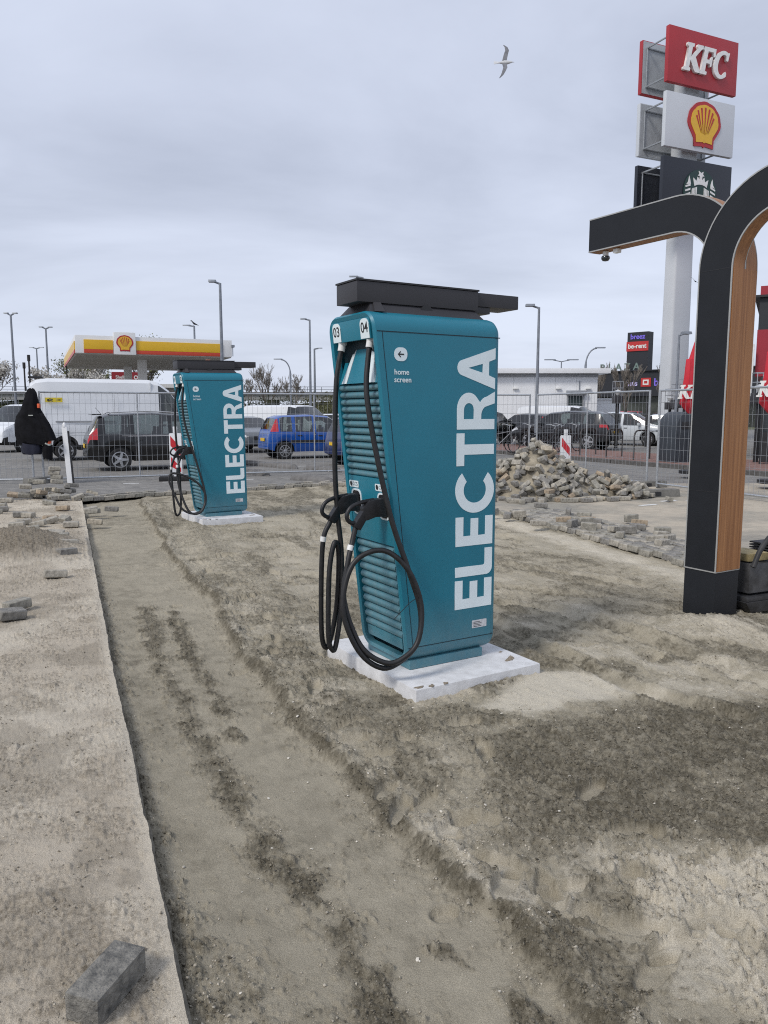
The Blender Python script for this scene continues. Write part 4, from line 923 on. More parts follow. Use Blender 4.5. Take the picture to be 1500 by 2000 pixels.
def kfc_polys():
    K = [[(0.0, 0), (0.34, 0), (0.34, 0.11), (0.27, 0.13), (0.27, 0.40), (0.50, 0.10), (0.60, 0.0), (0.86, 0.0), (0.80, 0.10), (0.50, 0.54), (0.74, 0.86), (0.86, 0.89), (0.86, 1.0), (0.50, 1.0), (0.50, 0.90), (0.56, 0.87), (0.27, 0.52), (0.27, 0.87), (0.34, 0.89), (0.34, 1), (0.0, 1), (0.0, 0.89), (0.08, 0.87), (0.08, 0.13), (0.0, 0.11)]]
    F = [[(0.0, 0), (0.38, 0), (0.38, 0.11), (0.28, 0.13), (0.28, 0.42), (0.46, 0.42), (0.48, 0.32), (0.56, 0.32), (0.56, 0.68), (0.48, 0.68), (0.46, 0.56), (0.28, 0.56), (0.28, 0.86), (0.54, 0.86), (0.58, 0.70), (0.68, 0.70), (0.66, 1), (0.0, 1), (0.0, 0.89), (0.08, 0.87), (0.08, 0.13), (0.0, 0.11)]]
    C = [arc(0.44, 0.5, 0.44, 0.52, 52, 310, 30) + [(0.72, 0.22), (0.66, 0.28)] + arc(0.46, 0.5, 0.24, 0.38, 300, 62, 24) + [(0.60, 0.68), (0.70, 0.66), (0.72, 0.98), (0.66, 0.98)]]
    return [(K, 0.0), (F, 0.80), (C, 1.46)]
def kfc_letters(parent, M, h, m=None, sh=0.2, ext=None):
    for P, x in kfc_polys():
        flat('letter', [[((q[0] + x + sh * q[1] - 1.2) * h, (q[1] - 0.5) * h) for q in p] for p in P], m or letter_white, parent, M, ext if ext is not None else 0.05 * h)
py = thing('sign_pylon', 'tall white pylon carrying red, white and black restaurant and fuel signs', 'sign', (15.22, 41.5, 0), R(25))
MB().loft([[(x, y, 0) for x, y in rrect(-0.66, -0.42, 0.66, 0.42, 0.12, 3)], [(x, y, 19.8) for x, y in rrect(-0.55, -0.36, 0.55, 0.36, 0.12, 3)]]).build('pole', mat('pylon_white', (0.55, 0.57, 0.59), 0.5, var=0.05, scale=0.4), py, smooth=40)
for z0, z1, m, kind in ((17.40, 19.92, sign_red, 'k'), (14.45, 16.97, sign_white, 's'), (11.1, 14.0, sign_black, 'b')):
    for sgn in (-1, 1):
        yy = -0.88 * sgn
        x0, x1 = -2.28, 2.30
        bd = MB().span((x0, -0.11 + (-0.88 if sgn > 0 else 0.88), z0), (x1, 0.11 + (-0.88 if sgn > 0 else 0.88), z1)).build('sign_box', m, py, bevel=0.02)
        MB().span((x0 + 0.04, (-0.765 if sgn > 0 else 0.765) - 0.004, z0 + 0.04), (x1 - 0.04, (-0.765 if sgn > 0 else 0.765) + 0.004, z1 - 0.04)).build('back_plate', steel_back if kind != 'b' else sign_black, bd)
    for zz_ in (z0 + 0.35, z1 - 0.35):
        for xx in (-2.0, 2.0):
            MB().cyl((xx, -0.77, zz_), (xx, 0.77, zz_), 0.045, 6).build('strut', galv, py)
        for yy in (-0.72, 0.72):
            MB().cyl((-2.0, yy, zz_), (2.0, yy, zz_), 0.04, 6).build('strut', galv, py)
    for xx in (-2.0, 2.0):
        for yy in (-0.72, 0.72):
            MB().cyl((xx, yy, z0 + 0.35), (xx, yy, z1 - 0.35), 0.035, 6).build('strut', galv, py)
    zc = (z0 + z1) / 2
    M = frame((0.1, -1.0, zc), (1, 0, 0), (0, 0, 1))
    if kind == 'k': kfc_letters(py, M @ Matrix.Translation((0, -0.02, 0.06)), 1.28)
    if kind == 's': emblem_shell(py, M @ Matrix.Translation((0.12, 0, 0.02)), 1.08)
    if kind == 'b':
        d = flat('round_emblem', [arc(0, 0, 1.1, 1.1, 0, 354, 48)], emb_green, py, M @ Matrix.Translation((0.05, -0.05, 0.02)), 0.02)
        ME = M @ Matrix.Translation((0.05, -0.05, 0.05))
        crown = [(-0.42, 0.30)] + arc(0, 0.22, 0.42, 0.16, 160, 20, 8) + [(0.42, 0.30), (0.50, 0.66), (0.28, 0.52), (0.22, 0.74), (0.07, 0.60), (0.09, 0.78), (0.22, 0.80), (0.12, 0.89), (0.16, 1.02), (0, 0.94), (-0.16, 1.02), (-0.12, 0.89), (-0.22, 0.80), (-0.09, 0.78), (-0.07, 0.60), (-0.22, 0.74), (-0.28, 0.52), (-0.50, 0.66)]
        flat('emblem_crown', [crown], letter_white, d, ME, 0.01)
        for sx in (-1, 1):
            for k in range(4):
                x = 0.24 + k * 0.09
                flat('emblem_wave', [[(sx * x, 0.26 - k * 0.03), (sx * (x + 0.05), 0.22 - k * 0.03), (sx * (x + 0.07), -0.6), (sx * (x + 0.02), -0.6)]], letter_white, d, ME, 0.01)
            for k in range(4):
                y = 0.36 - k * 0.2
                flat('emblem_scale', [[(sx * 0.68, y), (sx * 1.0, y - 0.12), (sx * 1.0, y - 0.2), (sx * 0.68, y - 0.10)]], letter_white, d, ME, 0.01)
            flat('emblem_fin', [[(sx * 0.66, 0.36), (sx * 0.96, 0.30), (sx * 0.84, 0.44), (sx * 0.78, 0.72), (sx * 0.70, 0.5)]], letter_white, d, ME, 0.01)

# ------------------------------------------------------------------ fuel station canopy
cz0, cz1 = 4.93, 5.95
cp = thing('fuel_canopy', 'white fuel station canopy with yellow and red fascia behind the van', 'canopy', (-17.4, 44.7, 0), R(24))
W_, D_ = 8.9, 17.0
can_white = mat('canopy_white', (0.76, 0.76, 0.75), 0.45, var=0.04, scale=0.3)
MB().span((0, 0, cz0 + 0.02), (W_, D_, cz1)).build('roof', can_white, cp, bevel=0.02)
MB().span((0.05, 0.05, cz0 - 0.03), (W_ - 0.05, D_ - 0.05, cz0 + 0.018)).build('soffit', mat('soffit_panels', (0.42, 0.40, 0.36), 0.6, var=0.1, scale=0.5), cp)
fy_ = mat('fascia_yellow', (0.70, 0.42, 0.015), 0.35, var=0.03); fr_ = mat('fascia_red', (0.50, 0.05, 0.02), 0.35, var=0.05)
for xa, xb in ((0.45, 2.02), (3.30, 8.35)):
    MB().span((xa, -0.05, cz0 + 0.245), (xb, -0.004, cz0 + 0.78)).build('yellow_band', fy_, cp, bevel=0.015)
    MB().span((xa, -0.055, cz0 + 0.03), (xb, -0.004, cz0 + 0.24)).build('red_band', fr_, cp, bevel=0.015)
MB().span((-0.05, 0.3, cz0 + 0.22), (-0.004, D_ - 0.3, cz0 + 0.70)).build('yellow_band', fy_, cp)
MB().span((-0.055, 0.3, cz0 + 0.03), (-0.004, D_ - 0.3, cz0 + 0.215)).build('red_band', fr_, cp)
lg = MB().span((2.06, -0.14, cz0 - 0.02), (3.26, 0.3, cz1 + 0.22)).build('logo_block', can_white, cp, bevel=0.02)
emblem_shell(cp, frame((2.66, -0.15, (cz0 + cz1) / 2 + 0.10), (1, 0, 0), (0, 0, 1)), 0.46)
for x, y in ((4.1, 4.2), (4.1, 12.5), (8.0, 4.2), (8.0, 12.5)):
    MB().span((x - 0.27, y - 0.2, 0), (x + 0.27, y + 0.2, cz0)).build('column', can_white, cp, bevel=0.02)
MB().cyl((8.95, 0.0, 5.0), (8.95, 0.0, 5.55), 0.025, 6).box((8.95, 0, 5.6), (0.18, 0.3, 0.14)).build('floodlight', lamp_grey, cp)
shop = thing('fuel_shop', 'low fuel shop under the canopy with a dark red sign strip', 'building', (-25.5, 63.5, 0), 0.25)
MB().span((0, 0, 0), (13, 6, 3.6)).build('wall', mat('shop_wall', (0.33, 0.31, 0.28), 0.7, var=0.15, scale=0.4), shop)
MB().span((-0.2, -0.3, 3.6), (13.2, 6, 3.9)).build('roof', can_white, shop)
sg = MB().span((3.4, -0.12, 4.0), (5.75, -0.02, 4.85)).build('sign_board', mat('dark_red_sign', (0.28, 0.02, 0.03), 0.5), shop)
text('lettering', 'Shell', 0.36, letter_white, sg, frame((4.05, -0.135, 4.42), (1, 0, 0), (0, 0, 1)), 0.004, bold=0.006)
flat('ring_mark', [arc(5.3, 4.42, 0.17, 0.17, 0, 350, 18), arc(5.3, 4.42, 0.09, 0.09, 0, 350, 18)], letter_white, sg, frame((0, -0.135, 0), (1, 0, 0), (0, 0, 1)), 0.004)
for i in range(5): MB().span((0.8 + i * 2.4, -0.05, 0.6), (2.6 + i * 2.4, 0.02, 3.0)).build('window', glass_dark, shop)

# ------------------------------------------------------------------ white hall, dark store, red restaurant
hall_m = mat('white_cladding', (0.80, 0.81, 0.82), 0.5, var=0.05, scale=0.5)
hall = thing('white_hall', 'low white flat-roofed hall with a grey door, behind the parked van', 'building', (2.6, 45.0, 0), 0.0)
for i in range(8):
    MB().span((i * 1.2 + 0.004, 0, 0), (i * 1.2 + 1.196, 0.25, 3.78)).build('wall_panel', hall_m, hall, bevel=0.008, seg=1)
MB().span((0, 0.26, 0), (9.6, 14, 3.78)).build('wall', hall_m, hall)
MB().span((-0.4, -0.45, 3.80), (10.2, 14.2, 4.08)).build('roof', white_paint, hall, bevel=0.02)
MB().span((0, -0.1, 3.62), (9.6, -0.004, 3.78)).build('gutter', mat('gutter_grey', (0.30, 0.31, 0.32), 0.6), hall)
dr = MB().span((7.95, -0.04, 0), (8.75, -0.003, 2.55)).build('door', mat('door_dark_green', (0.035, 0.05, 0.05), 0.4), hall)
MB().span((7.85, -0.07, 0), (7.94, -0.003, 2.6)).span((8.76, -0.07, 0), (8.85, -0.003, 2.6)).build('door_frame', mat('door_frame_grey', (0.3, 0.31, 0.32), 0.5), dr)
MB().span((7.8, -0.28, 2.62), (8.95, -0.003, 2.85)).build('shutter_box', galv, hall, bevel=0.02)
for x in (4.9, 7.35, 9.05):
    MB().span((x - 0.14, -0.14, 2.92), (x + 0.14, -0.003, 3.02)).build('wall_lamp', white_plastic, hall, bevel=0.02)
MB().cyl((8.55, -0.05, 2.86), (8.55, -0.05, 3.4), 0.025, 6).build('conduit', lamp_grey, hall)
MB().span((4.4, 3, 4.082), (4.85, 3.4, 4.26)).build('roof_vent', trim_black, hall)
ann = thing('white_annex', 'small white annex wall beside the dark store', 'building', (12.25, 46.5, 0), 0)
MB().span((0, 0, 0), (1.75, 4, 2.35)).build('wall', hall_m, ann, bevel=0.02)
MB().span((-0.03, -0.1, 2.352), (1.8, 4, 2.43)).build('roof', white_paint, ann)
dk_m = mat('dark_cladding', (0.018, 0.020, 0.027), 0.55, var=0.12, scale=0.15)
st = thing('dark_store', 'long dark store with rooftop letters and shop signs at right', 'building', (24.5, 97.0, 0), math.atan2(-10, 4.6) + R(22))
SL = 26.0
MB().span((0, 0, 3.4), (SL, 16, 6.3)).build('upper_wall', dk_m, st)
MB().span((0.2, 0.8, 0), (SL - 0.2, 16, 3.39)).build('shop_front', mat('shop_front_glass', (0.05, 0.055, 0.05), 0.2, var=0.6, scale=0.4), st)
MB().span((0, -0.3, 6.302), (SL, 16, 6.42)).build('roof', dk_m, st)
tw = MB().span((5.1, 1.0, 6.43), (7.7, 2.3, 10.9)).build('sign_tower', dk_m, st)
MB().span((5.05, 0.9, 8.7), (7.75, 0.99, 9.8)).build('red_sign', mat('tower_red', (0.50, 0.03, 0.03), 0.5), tw)
text('lettering', 'be-rent', 0.75, letter_white, tw, frame((6.4, 0.87, 9.25), (1, 0, 0), (0, 0, 1)), 0.01, bold=0.02)
text('lettering', 'breez', 0.8, mat('violet_letters', (0.22, 0.16, 0.75), 0.5, emit=0), tw, frame((6.4, 0.95, 10.35), (1, 0, 0), (0, 0, 1)), 0.01, bold=0.02)
rl = mat('roof_letter_grey', (0.16, 0.22, 0.20), 0.5)
for c, x in zip('PLAZA', (2.4, 3.45, 4.5, 5.6, 6.75)):
    text('roof_letter', c, 1.15, rl, st, frame((x, 0.2, 6.83), (1, 0, 0), (0, 0, 1)), 0.06, bold=0.02)
text('lettering', 'thuis', 0.9, mat('pale_violet_letters', (0.55, 0.50, 0.85), 0.5), st, frame((6.2, -0.03, 4.9), (1, 0, 0), (0, 0, 1)), 0.01, bold=0.02)
rs_ = MB().span((7.5, -0.08, 4.5), (8.7, -0.004, 5.5)).build('red_sign', mat('tower_red', (0.5, 0.03, 0.03)), st)
flat('lettering', [[(7.75, 4.7), (8.45, 4.7), (8.45, 5.3), (7.75, 5.3)], [(7.9, 4.85), (8.3, 4.85), (8.3, 5.15), (7.9, 5.15)]], letter_white, rs_, frame((0, -0.1, 0), (1, 0, 0), (0, 0, 1)), 0.01)
text('lettering', 'breez', 1.2, mat('violet_letters', (0.2, 0.15, 0.75)), st, frame((10.4, -0.03, 4.95), (1, 0, 0), (0, 0, 1)), 0.01, bold=0.02)
rb = thing('red_restaurant', 'red and black restaurant block at the right edge', 'building', (13.15, 28.0, 0), R(-27))
MB().span((0, 0, 2.9), (9, 9, 4.52)).build('red_wall', mat('red_cladding', (0.30, 0.015, 0.03), 0.5, var=0.08, scale=0.6), rb)
MB().span((0.02, 0.02, 4.522), (9, 9, 5.62)).build('black_wall', mat('black_cladding', (0.018, 0.02, 0.026), 0.5), rb)
MB().span((-0.15, -0.15, 5.622), (9, 9, 5.70)).build('cornice', trim_black, rb)
MB().span((0.03, 0.03, 5.702), (9, 9, 6.02)).build('red_parapet', mat('red_cladding', (0.3, 0.015, 0.03)), rb)
MB().span((0.2, 0.2, 0), (9, 9, 2.898)).build('glass_front', glass_dark, rb)
sb_ = MB().span((-0.9, -0.4, 2.2), (-0.05, -0.3, 4.0)).build('menu_board', letter_white, rb)
for k in range(5): MB().span((-0.85, -0.42, 2.35 + k * 0.33), (-0.15, -0.405, 2.55 + k * 0.33)).build('menu_picture', mat('menu_tone_%d' % (k % 2), ((0.3, 0.05, 0.06), (0.12, 0.11, 0.10))[k % 2], 0.5), sb_)
scr = thing('terrace_screen', 'dark terrace wind screen with a small sign, right of the wooden post', 'screen', (11.2, 23.2, 0.12), R(-25))
MB().span((0, 0, 0.05), (3.6, 0.05, 0.95)).build('lower_panel', trim_black, scr)
MB().span((0, 0.015, 0.96), (3.6, 0.03, 1.75)).build('pane', glass_dark, scr)
for x in (0.0, 1.2, 2.4, 3.6): MB().span((x - 0.03, -0.02, 0), (x + 0.03, 0.08, 1.8)).build('post', trim_black, scr)
kfc_letters(scr, frame((0.85, -0.01, 1.45), (1, 0, 0), (0, 0, 1)), 0.16, ext=0.004)

# ------------------------------------------------------------------ viaduct far behind
vd = thing('viaduct', 'far concrete viaduct with a railing beyond the parked cars', 'bridge', (-75, 112, 0), 0.02)
via_m = mat('viaduct_concrete', (0.26, 0.26, 0.26), 0.8, var=0.15, scale=0.2)
MB().span((0, 0, 3.3), (95, 8, 4.1)).build('deck', via_m, vd)
MB().span((0, -0.3, 4.102), (95, -0.05, 4.4)).build('edge_beam', mat('viaduct_edge', (0.16, 0.16, 0.17), 0.8), vd)
rl_ = MB()
for z in (4.75, 5.1): rl_.span((0, -0.2, z), (95, -0.12, z + 0.07))
for i in range(48): rl_.span((i * 2, -0.2, 4.4), (i * 2 + 0.08, -0.12, 5.1))
rl_.build('railing', lamp_grey, vd)
for x in (10, 26, 42, 58, 74): MB().span((x, 1, 0), (x + 1.2, 7, 3.3)).build('pier', via_m, vd)
bank = MB(); g = [[(x, 104 + 6 * k, (0.2, 2.0, 3.0)[k] * (0.8 + 0.3 * math.sin(x * 0.13 + k))) for x in range(-90, 22, 4)] for k in range(3)]
bank.loft(g, caps=(False, False), closed=False); tag(bank.build('terrain', grass_m, None, smooth=60), kind='structure')

# ------------------------------------------------------------------ site fence
wire_m = mat('fence_wire', (0.36, 0.38, 0.40), 0.5, metal=0.5, var=0.1)
def fence_panel(a, b, label, z0=0.10, z1=2.12):
    L = math.hypot(b[0] - a[0], b[1] - a[1]); t = thing('wire_fence', label, 'fence', (a[0], a[1], 0), math.atan2(b[1] - a[1], b[0] - a[0]), 'site fence panels')
    for x in (0.04, L - 0.04): MB().cyl((x, 0, 0.03), (x, 0, z1 + 0.02), 0.025, 8).build('upright', galv, t, smooth=50)
    MB().cyl((L / 2, 0, z0), (L / 2, 0, z1), 0.019, 8).build('upright', galv, t, smooth=50)
    for z in (z0, z1): MB().cyl((0.04, 0, z), (L - 0.04, 0, z), 0.022, 8).build('rail', galv, t, smooth=50)
    w = MB(); n = int(L / 0.125)
    for i in range(1, n): w.cyl((0.04 + (L - 0.08) * i / n, 0.02, z0), (0.04 + (L - 0.08) * i / n, 0.02, z1), 0.0034, 3)
    for k in range(1, 8): w.cyl((0.04, 0.026, z0 + (z1 - z0) * k / 8), (L - 0.04, 0.026, z0 + (z1 - z0) * k / 8), 0.004, 3)
    tag(w.build('wire_mesh', wire_m, t, fix=False), kind='stuff')
    return t
fence_panel((-12.0, 17.7), (-8.15, 18.15), 'leftmost wire fence panel, left of the hanging black jacket')
fence_panel((-8.02, 18.2), (-3.95, 19.9), 'wire fence panel in front of the black car')
fence_panel((-3.87, 19.93), (0.2, 21.3), 'wire fence panel in front of the blue cars')
fence_panel((0.3, 21.3), (4.05, 21.6), 'wire fence panel mostly hidden behind the nearer charger')
fence_panel((4.18, 21.5), (5.86, 17.25), 'wire fence panel behind the heap of pavers')
fence_panel((5.98, 17.1), (7.66, 13.05), 'rightmost wire fence panel, crossing behind the wooden post')
block_m = mat('fence_block_concrete', (0.17, 0.165, 0.15), 0.9, var=0.2, scale=8, bump=0.4)
def fence_block(loc, rz, label):
    t = thing('concrete_block', label, 'block', loc, rz, 'concrete fence feet')
    MB().loft([[(x, y, 0) for x, y in rrect(-0.36, -0.12, 0.36, 0.12, 0.02, 1)], [(x * 0.95, y * 0.88, 0.15) for x, y in rrect(-0.36, -0.12, 0.36, 0.12, 0.02, 1)]]).build('block', block_m, t, bevel=0.012)
    MB().box((-0.15, -0.1, 0.07), (0.12, 0.06, 0.08)).build('hand_hole', trim_black, t)
fence_block((5.50, 15.35, 0.0), R(14), 'dark concrete fence foot right of the heap of pavers')
fence_block((-8.08, 18.1, 0.0), R(70), 'concrete fence foot below the hanging black jacket')
fence_block((5.92, 17.18, 0.0), R(20), 'concrete fence foot under the doubled uprights at right')
cl = thing('pipe_clamp', 'galvanised clamp joining two fence uprights at right', 'clamp', (5.92, 17.17, 1.25), R(-68))
MB().box((0, 0, 0), (0.18, 0.06, 0.05)).cyl((0, -0.05, 0), (0, 0.05, 0), 0.02, 8).build('clamp_body', galv, cl, bevel=0.006)

# jacket hung over the fence post
jk = thing('jacket', 'black hooded work jacket with orange trim hung over the fence', 'jacket', (-8.08, 18.02, 0))
cloth = mat('black_cloth', (0.008, 0.008, 0.010), 0.95, var=0.4, scale=8, bump=0.5, bscale=25, spec=0.2)
def drape(secs, seed, n=40, amp=0.07):
    rings = []
    for z, cx, hw, hd in secs:
        rg = []
        for k in range(n):
            a = 2 * PI * k / n; w = 1 + amp * math.sin(5 * a + seed + z * 3) + amp * 0.6 * math.sin(9 * a - z * 5 + seed)
            rg.append((cx + hw * math.cos(a) * w, hd * math.sin(a) * w, z + 0.02 * math.sin(3 * a + seed)))
        rings.append(rg)
    return rings
MB().loft(drape([(2.19, 0.0, 0.02, 0.02), (2.17, 0.0, 0.07, 0.06), (2.08, 0.0, 0.12, 0.09), (1.92, -0.02, 0.155, 0.12), (1.74, -0.05, 0.20, 0.14), (1.58, -0.06, 0.30, 0.16), (1.38, -0.05, 0.36, 0.17), (1.15, -0.02, 0.38, 0.16), (1.0, 0.02, 0.37, 0.15), (0.93, 0.03, 0.34, 0.13)], 1.0)).build('coat_body', cloth, jk, smooth=70)
MB().loft(drape([(1.62, 0.14, 0.10, 0.11), (1.40, 0.24, 0.13, 0.12), (1.2, 0.31, 0.15, 0.12), (1.02, 0.36, 0.16, 0.11)], 2.5)).build('sleeve', cloth, jk, smooth=70)
org = mat('hi_vis_orange', (0.75, 0.13, 0.05), 0.7); grey_refl = mat('reflective_tape', (0.45, 0.47, 0.43), 0.5)
MB().loft(drape([(1.02, 0.30, 0.10, 0.09), (0.95, 0.30, 0.10, 0.09)], 0.5)).build('orange_trim', org, jk, smooth=70)
MB().loft(drape([(0.948, 0.30, 0.102, 0.092), (0.91, 0.30, 0.102, 0.092)], 0.5)).build('reflective_band', grey_refl, jk, smooth=70)
MB().loft(drape([(0.908, 0.30, 0.10, 0.09), (0.70, 0.31, 0.11, 0.09), (0.58, 0.31, 0.10, 0.08)], 0.5)).build('trouser_leg', cloth, jk, smooth=70)
MB().loft(drape([(0.94, -0.06, 0.22, 0.12), (0.78, -0.06, 0.23, 0.12), (0.70, -0.06, 0.20, 0.10)], 3.0)).build('navy_lining', mat('navy_cloth', (0.016, 0.018, 0.034), 0.9), jk, smooth=70)
MB().box((0.185, -0.06, 1.80), (0.05, 0.08, 0.10)).build('orange_tab', org, jk, bevel=0.015)
MB().box((0.04, -0.178, 1.585), (0.10, 0.008, 0.02)).build('badge', grey_refl, jk)
# white leaning post and beacons
wp = thing('white_post', 'slim white post leaning beside the fence', 'post', (-7.36, 18.2, 0), 0, rot=(0, R(-3), 0))
MB().span((-0.06, -0.03, 0), (0.06, 0.03, 1.32)).build('board', white_paint, wp, bevel=0.008)
MB().span((0.064, -0.02, 0), (0.09, 0.02, 1.22)).build('spine', trim_black, wp)
MB().lathe([(0.045, 1.32), (0.045, 1.38), (0.02, 1.42)], 10).build('cap', white_paint, wp, smooth=40)
def beacon(loc, rz, label, h0=0.25):
    t = thing('traffic_beacon', label, 'beacon', loc, rz, 'red and white beacon boards')
    w, h = 0.145, 1.0
    bd = MB().prism([(x, z + h0) for x, z in rrect(-w, 0, w, h, 0.03, 3)], 1, -0.03, 0.03).build('board', white_paint, t, bevel=0.006)
    for sg in (-1, 1):
        for k in range(2):
            zb = h0 + 0.06 + k * 0.50; s = 0.115
            pl = [(-s, zb), (-s, zb + 0.20), (-s + 0.02, zb + 0.24), (s, zb + 0.06), (s, zb)] if False else [(-s, zb + 0.38), (s, zb + 0.10), (s, zb - 0.0 if k == 0 else zb - 0.12), (-s, zb + 0.14)]
            zs = [(max(-s, min(s, x)), max(h0 + 0.05, min(h0 + h - 0.05, z))) for x, z in pl]
            flat('red_stripe', [[(x * 1.0, z) for x, z in zs]], red_paint, bd, frame((0, -0.0325 * sg, 0), (sg, 0, 0), (0, 0, 1)), 0.001)
    MB().span((-0.05, -0.03, h0 + h + 0.002), (0.05, 0.03, h0 + h + 0.16)).build('lamp_holder', white_paint, t, bevel=0.01)
    MB().span((-0.06, -0.025, 0.1), (0.06, 0.025, h0)).build('stem', white_paint, t)
    MB().span((-0.4, -0.2, 0), (0.4, 0.2, 0.11)).build('rubber_foot', tyre_m, t, bevel=0.03)
beacon((5.0, 21.5, 0.0), R(8), 'red and white beacon board standing behind the heap of pavers', 0.02)
beacon((-5.05, 18.9, 0.0), R(10), 'red and white beacon board half hidden behind the farther charger', 0.15)

# ------------------------------------------------------------------ heap of pavers and loose pavers
rnd = random.Random(77)
HX, HY = 3.05, 15.75
def heap_h(x, y):
    dx, dy = (x - HX) / 1.45, (y - HY) / 1.3; r = math.hypot(dx, dy)
    h = 1.02 * max(0, 1 - r) ** 0.9
    dx, dy = (x - HX - 1.2) / 1.3, (y - HY + 0.25) / 0.95; r = math.hypot(dx, dy); h = max(h, 0.42 * max(0, 1 - r))
    return h
mb = MB(); g = []
for j in range(40):
    g.append([(HX - 2.0 + 4.9 * i / 48, HY - 1.7 + 3.4 * j / 39, max(-0.05, heap_h(HX - 2.0 + 4.9 * i / 48, HY - 1.7 + 3.4 * j / 39) - 0.08 + rnd.uniform(-0.03, 0.03))) for i in range(49)])
mb.loft(g, caps=(False, False), closed=False)
tag(mb.build('rubble_mound', mat('rubble_sand', (0.30, 0.265, 0.20), 0.95, var=0.35, scale=5, bump=0.8, bscale=40), None, smooth=70), 'mound of sandy rubble under the heap of grey pavers', 'mound')
hm = []
for m in paver_mats:   # chipped variants for the heap
    v = MB().box((0, 0, 0), (0.215, 0.108, 0.08)); o = v.build('paver', m, None, bevel=0.009, seg=1); hm.append(o.data); bpy.data.objects.remove(o)
half = []
for m in paver_mats:
    v = MB().prism([(-0.07, -0.052), (0.05, -0.052), (0.035, 0.01), (0.06, 0.052), (-0.07, 0.052)], 2, -0.04, 0.04); o = v.build('paver', m, None, bevel=0.007, seg=1); half.append(o.data); bpy.data.objects.remove(o)
def loose(loc, rot, label, group, ms=None, name='paver', k=None, rnd=rnd):
    o = bpy.data.objects.new(name, (ms or hm)[rnd.choice((0, 0, 1, 1, 1, 2, 3, 4)) if k is None else k]); col.objects.link(o); o.location = loc; o.rotation_euler = rot
    return tag(o, label, 'paver', group)
cnt = 0; rub = MB()
while cnt < 300:
    x = HX + rnd.uniform(-1.3, 2.45); y = HY + rnd.uniform(-1.4, 0.45)
    h = heap_h(x, y)
    if h < 0.06 and rnd.random() < 0.9: continue
    lay = rnd.uniform(-0.05, 0.10)
    rt = (rnd.uniform(-1, 1) * (0.3 + 0.9 * (h > 0.1)), rnd.uniform(-0.9, 0.9) * (0.2 + 0.9 * (h > 0.1)), rnd.uniform(0, 6.3))
    if cnt % 3 == 2: rub.box((0, 0, 0), (0.12 + 0.09 * rnd.random(), 0.105, 0.078), Matrix.Translation((x, y, max(0.03, h + lay - 0.05))) @ Euler(rt).to_matrix().to_4x4())
    else: loose((x, y, max(0.04, h + lay)), rt, 'loose grey paver tipped in the big heap beside the charger', 'pavers in the big heap', hm if rnd.random() < 0.8 else half)
    cnt += 1
tag(rub.build('paver_rubble', paver_mats[2], None, bevel=0.006, seg=1), 'broken pavers filling the gaps of the big heap', 'rubble', kind='stuff')
for i in range(22):   # the row of pavers at the foot of the heap
    x = 2.35 + i * 0.105 + rnd.uniform(-0.06, 0.06); y = 14.25 + 0.02 * i + rnd.uniform(-0.22, 0.22)
    loose((x, y, 0.042), (0, 0, rnd.choice((0.1, 1.65, 0.3)) + rnd.gauss(0, 0.2)), 'grey paver lying flat along the foot of the big heap', 'pavers at the foot of the heap')
for x, y, a, k, lb in [(3.59, 9.95, 0.35, 1, 'upright pale paver standing alone nearest the wooden post'), (3.12, 10.15, 1.2, 0, 'small paver end-on beside the row of loose pavers'), (3.32, 10.45, -0.2, 2, 'dark paver at the right end of the loose row'), (2.86, 10.75, -0.3, 0, 'paver lying in the middle of the loose row'),
        (2.98, 10.95, -0.1, 1, None), (2.70, 11.05, 0.9, 2, None), (2.95, 11.25, 0.2, 0, None), (2.25, 11.25, 0.15, 1, 'long pale paver alone left of the loose row'), (3.72, 11.6, 0.3, 0, 'single paver set back on the pale sand'), (2.95, 12.35, 1.3, 2, 'single dark paver on edge behind the loose row'),
        (1.75, 12.35, 0.9, 0, 'left paver of three in a short line'), (1.93, 12.05, 1.3, 2, 'middle paver of three in a short line'), (2.12, 12.1, 0.1, 1, 'right paver of three in a short line'), (1.6, 13.4, 0.2, 1, 'paver lying just right of the charger'), (2.72, 13.4, 0.05, 2, 'dark paver lying flat in front of the heap'), (5.2, 9.75, 0.5, 1, 'paver at the far right edge beyond the wooden post')]:
    up = rnd.random() < 0.6
    loose((x, y, 0.085 if up else 0.062), ((PI / 2 if up else 0) + rnd.gauss(0, 0.05), rnd.gauss(0, 0.05), a), lb or 'grey paver in the loose row on the paved edge', 'loose pavers on the paved edge', k=k)
for i in range(14):
    a_ = rnd.uniform(0.8, 4.6); d_ = rnd.uniform(0.25, 1.3)
    loose((2.0 + 0.2988 * a_ + 0.9543 * d_, 12.9 - 0.9543 * a_ + 0.2988 * d_, 0.066), (rnd.gauss(0, 0.06), rnd.gauss(0, 0.06), rnd.uniform(-0.5, 0.9)), 'grey paver in the loose row on the paved edge', 'loose pavers on the paved edge')
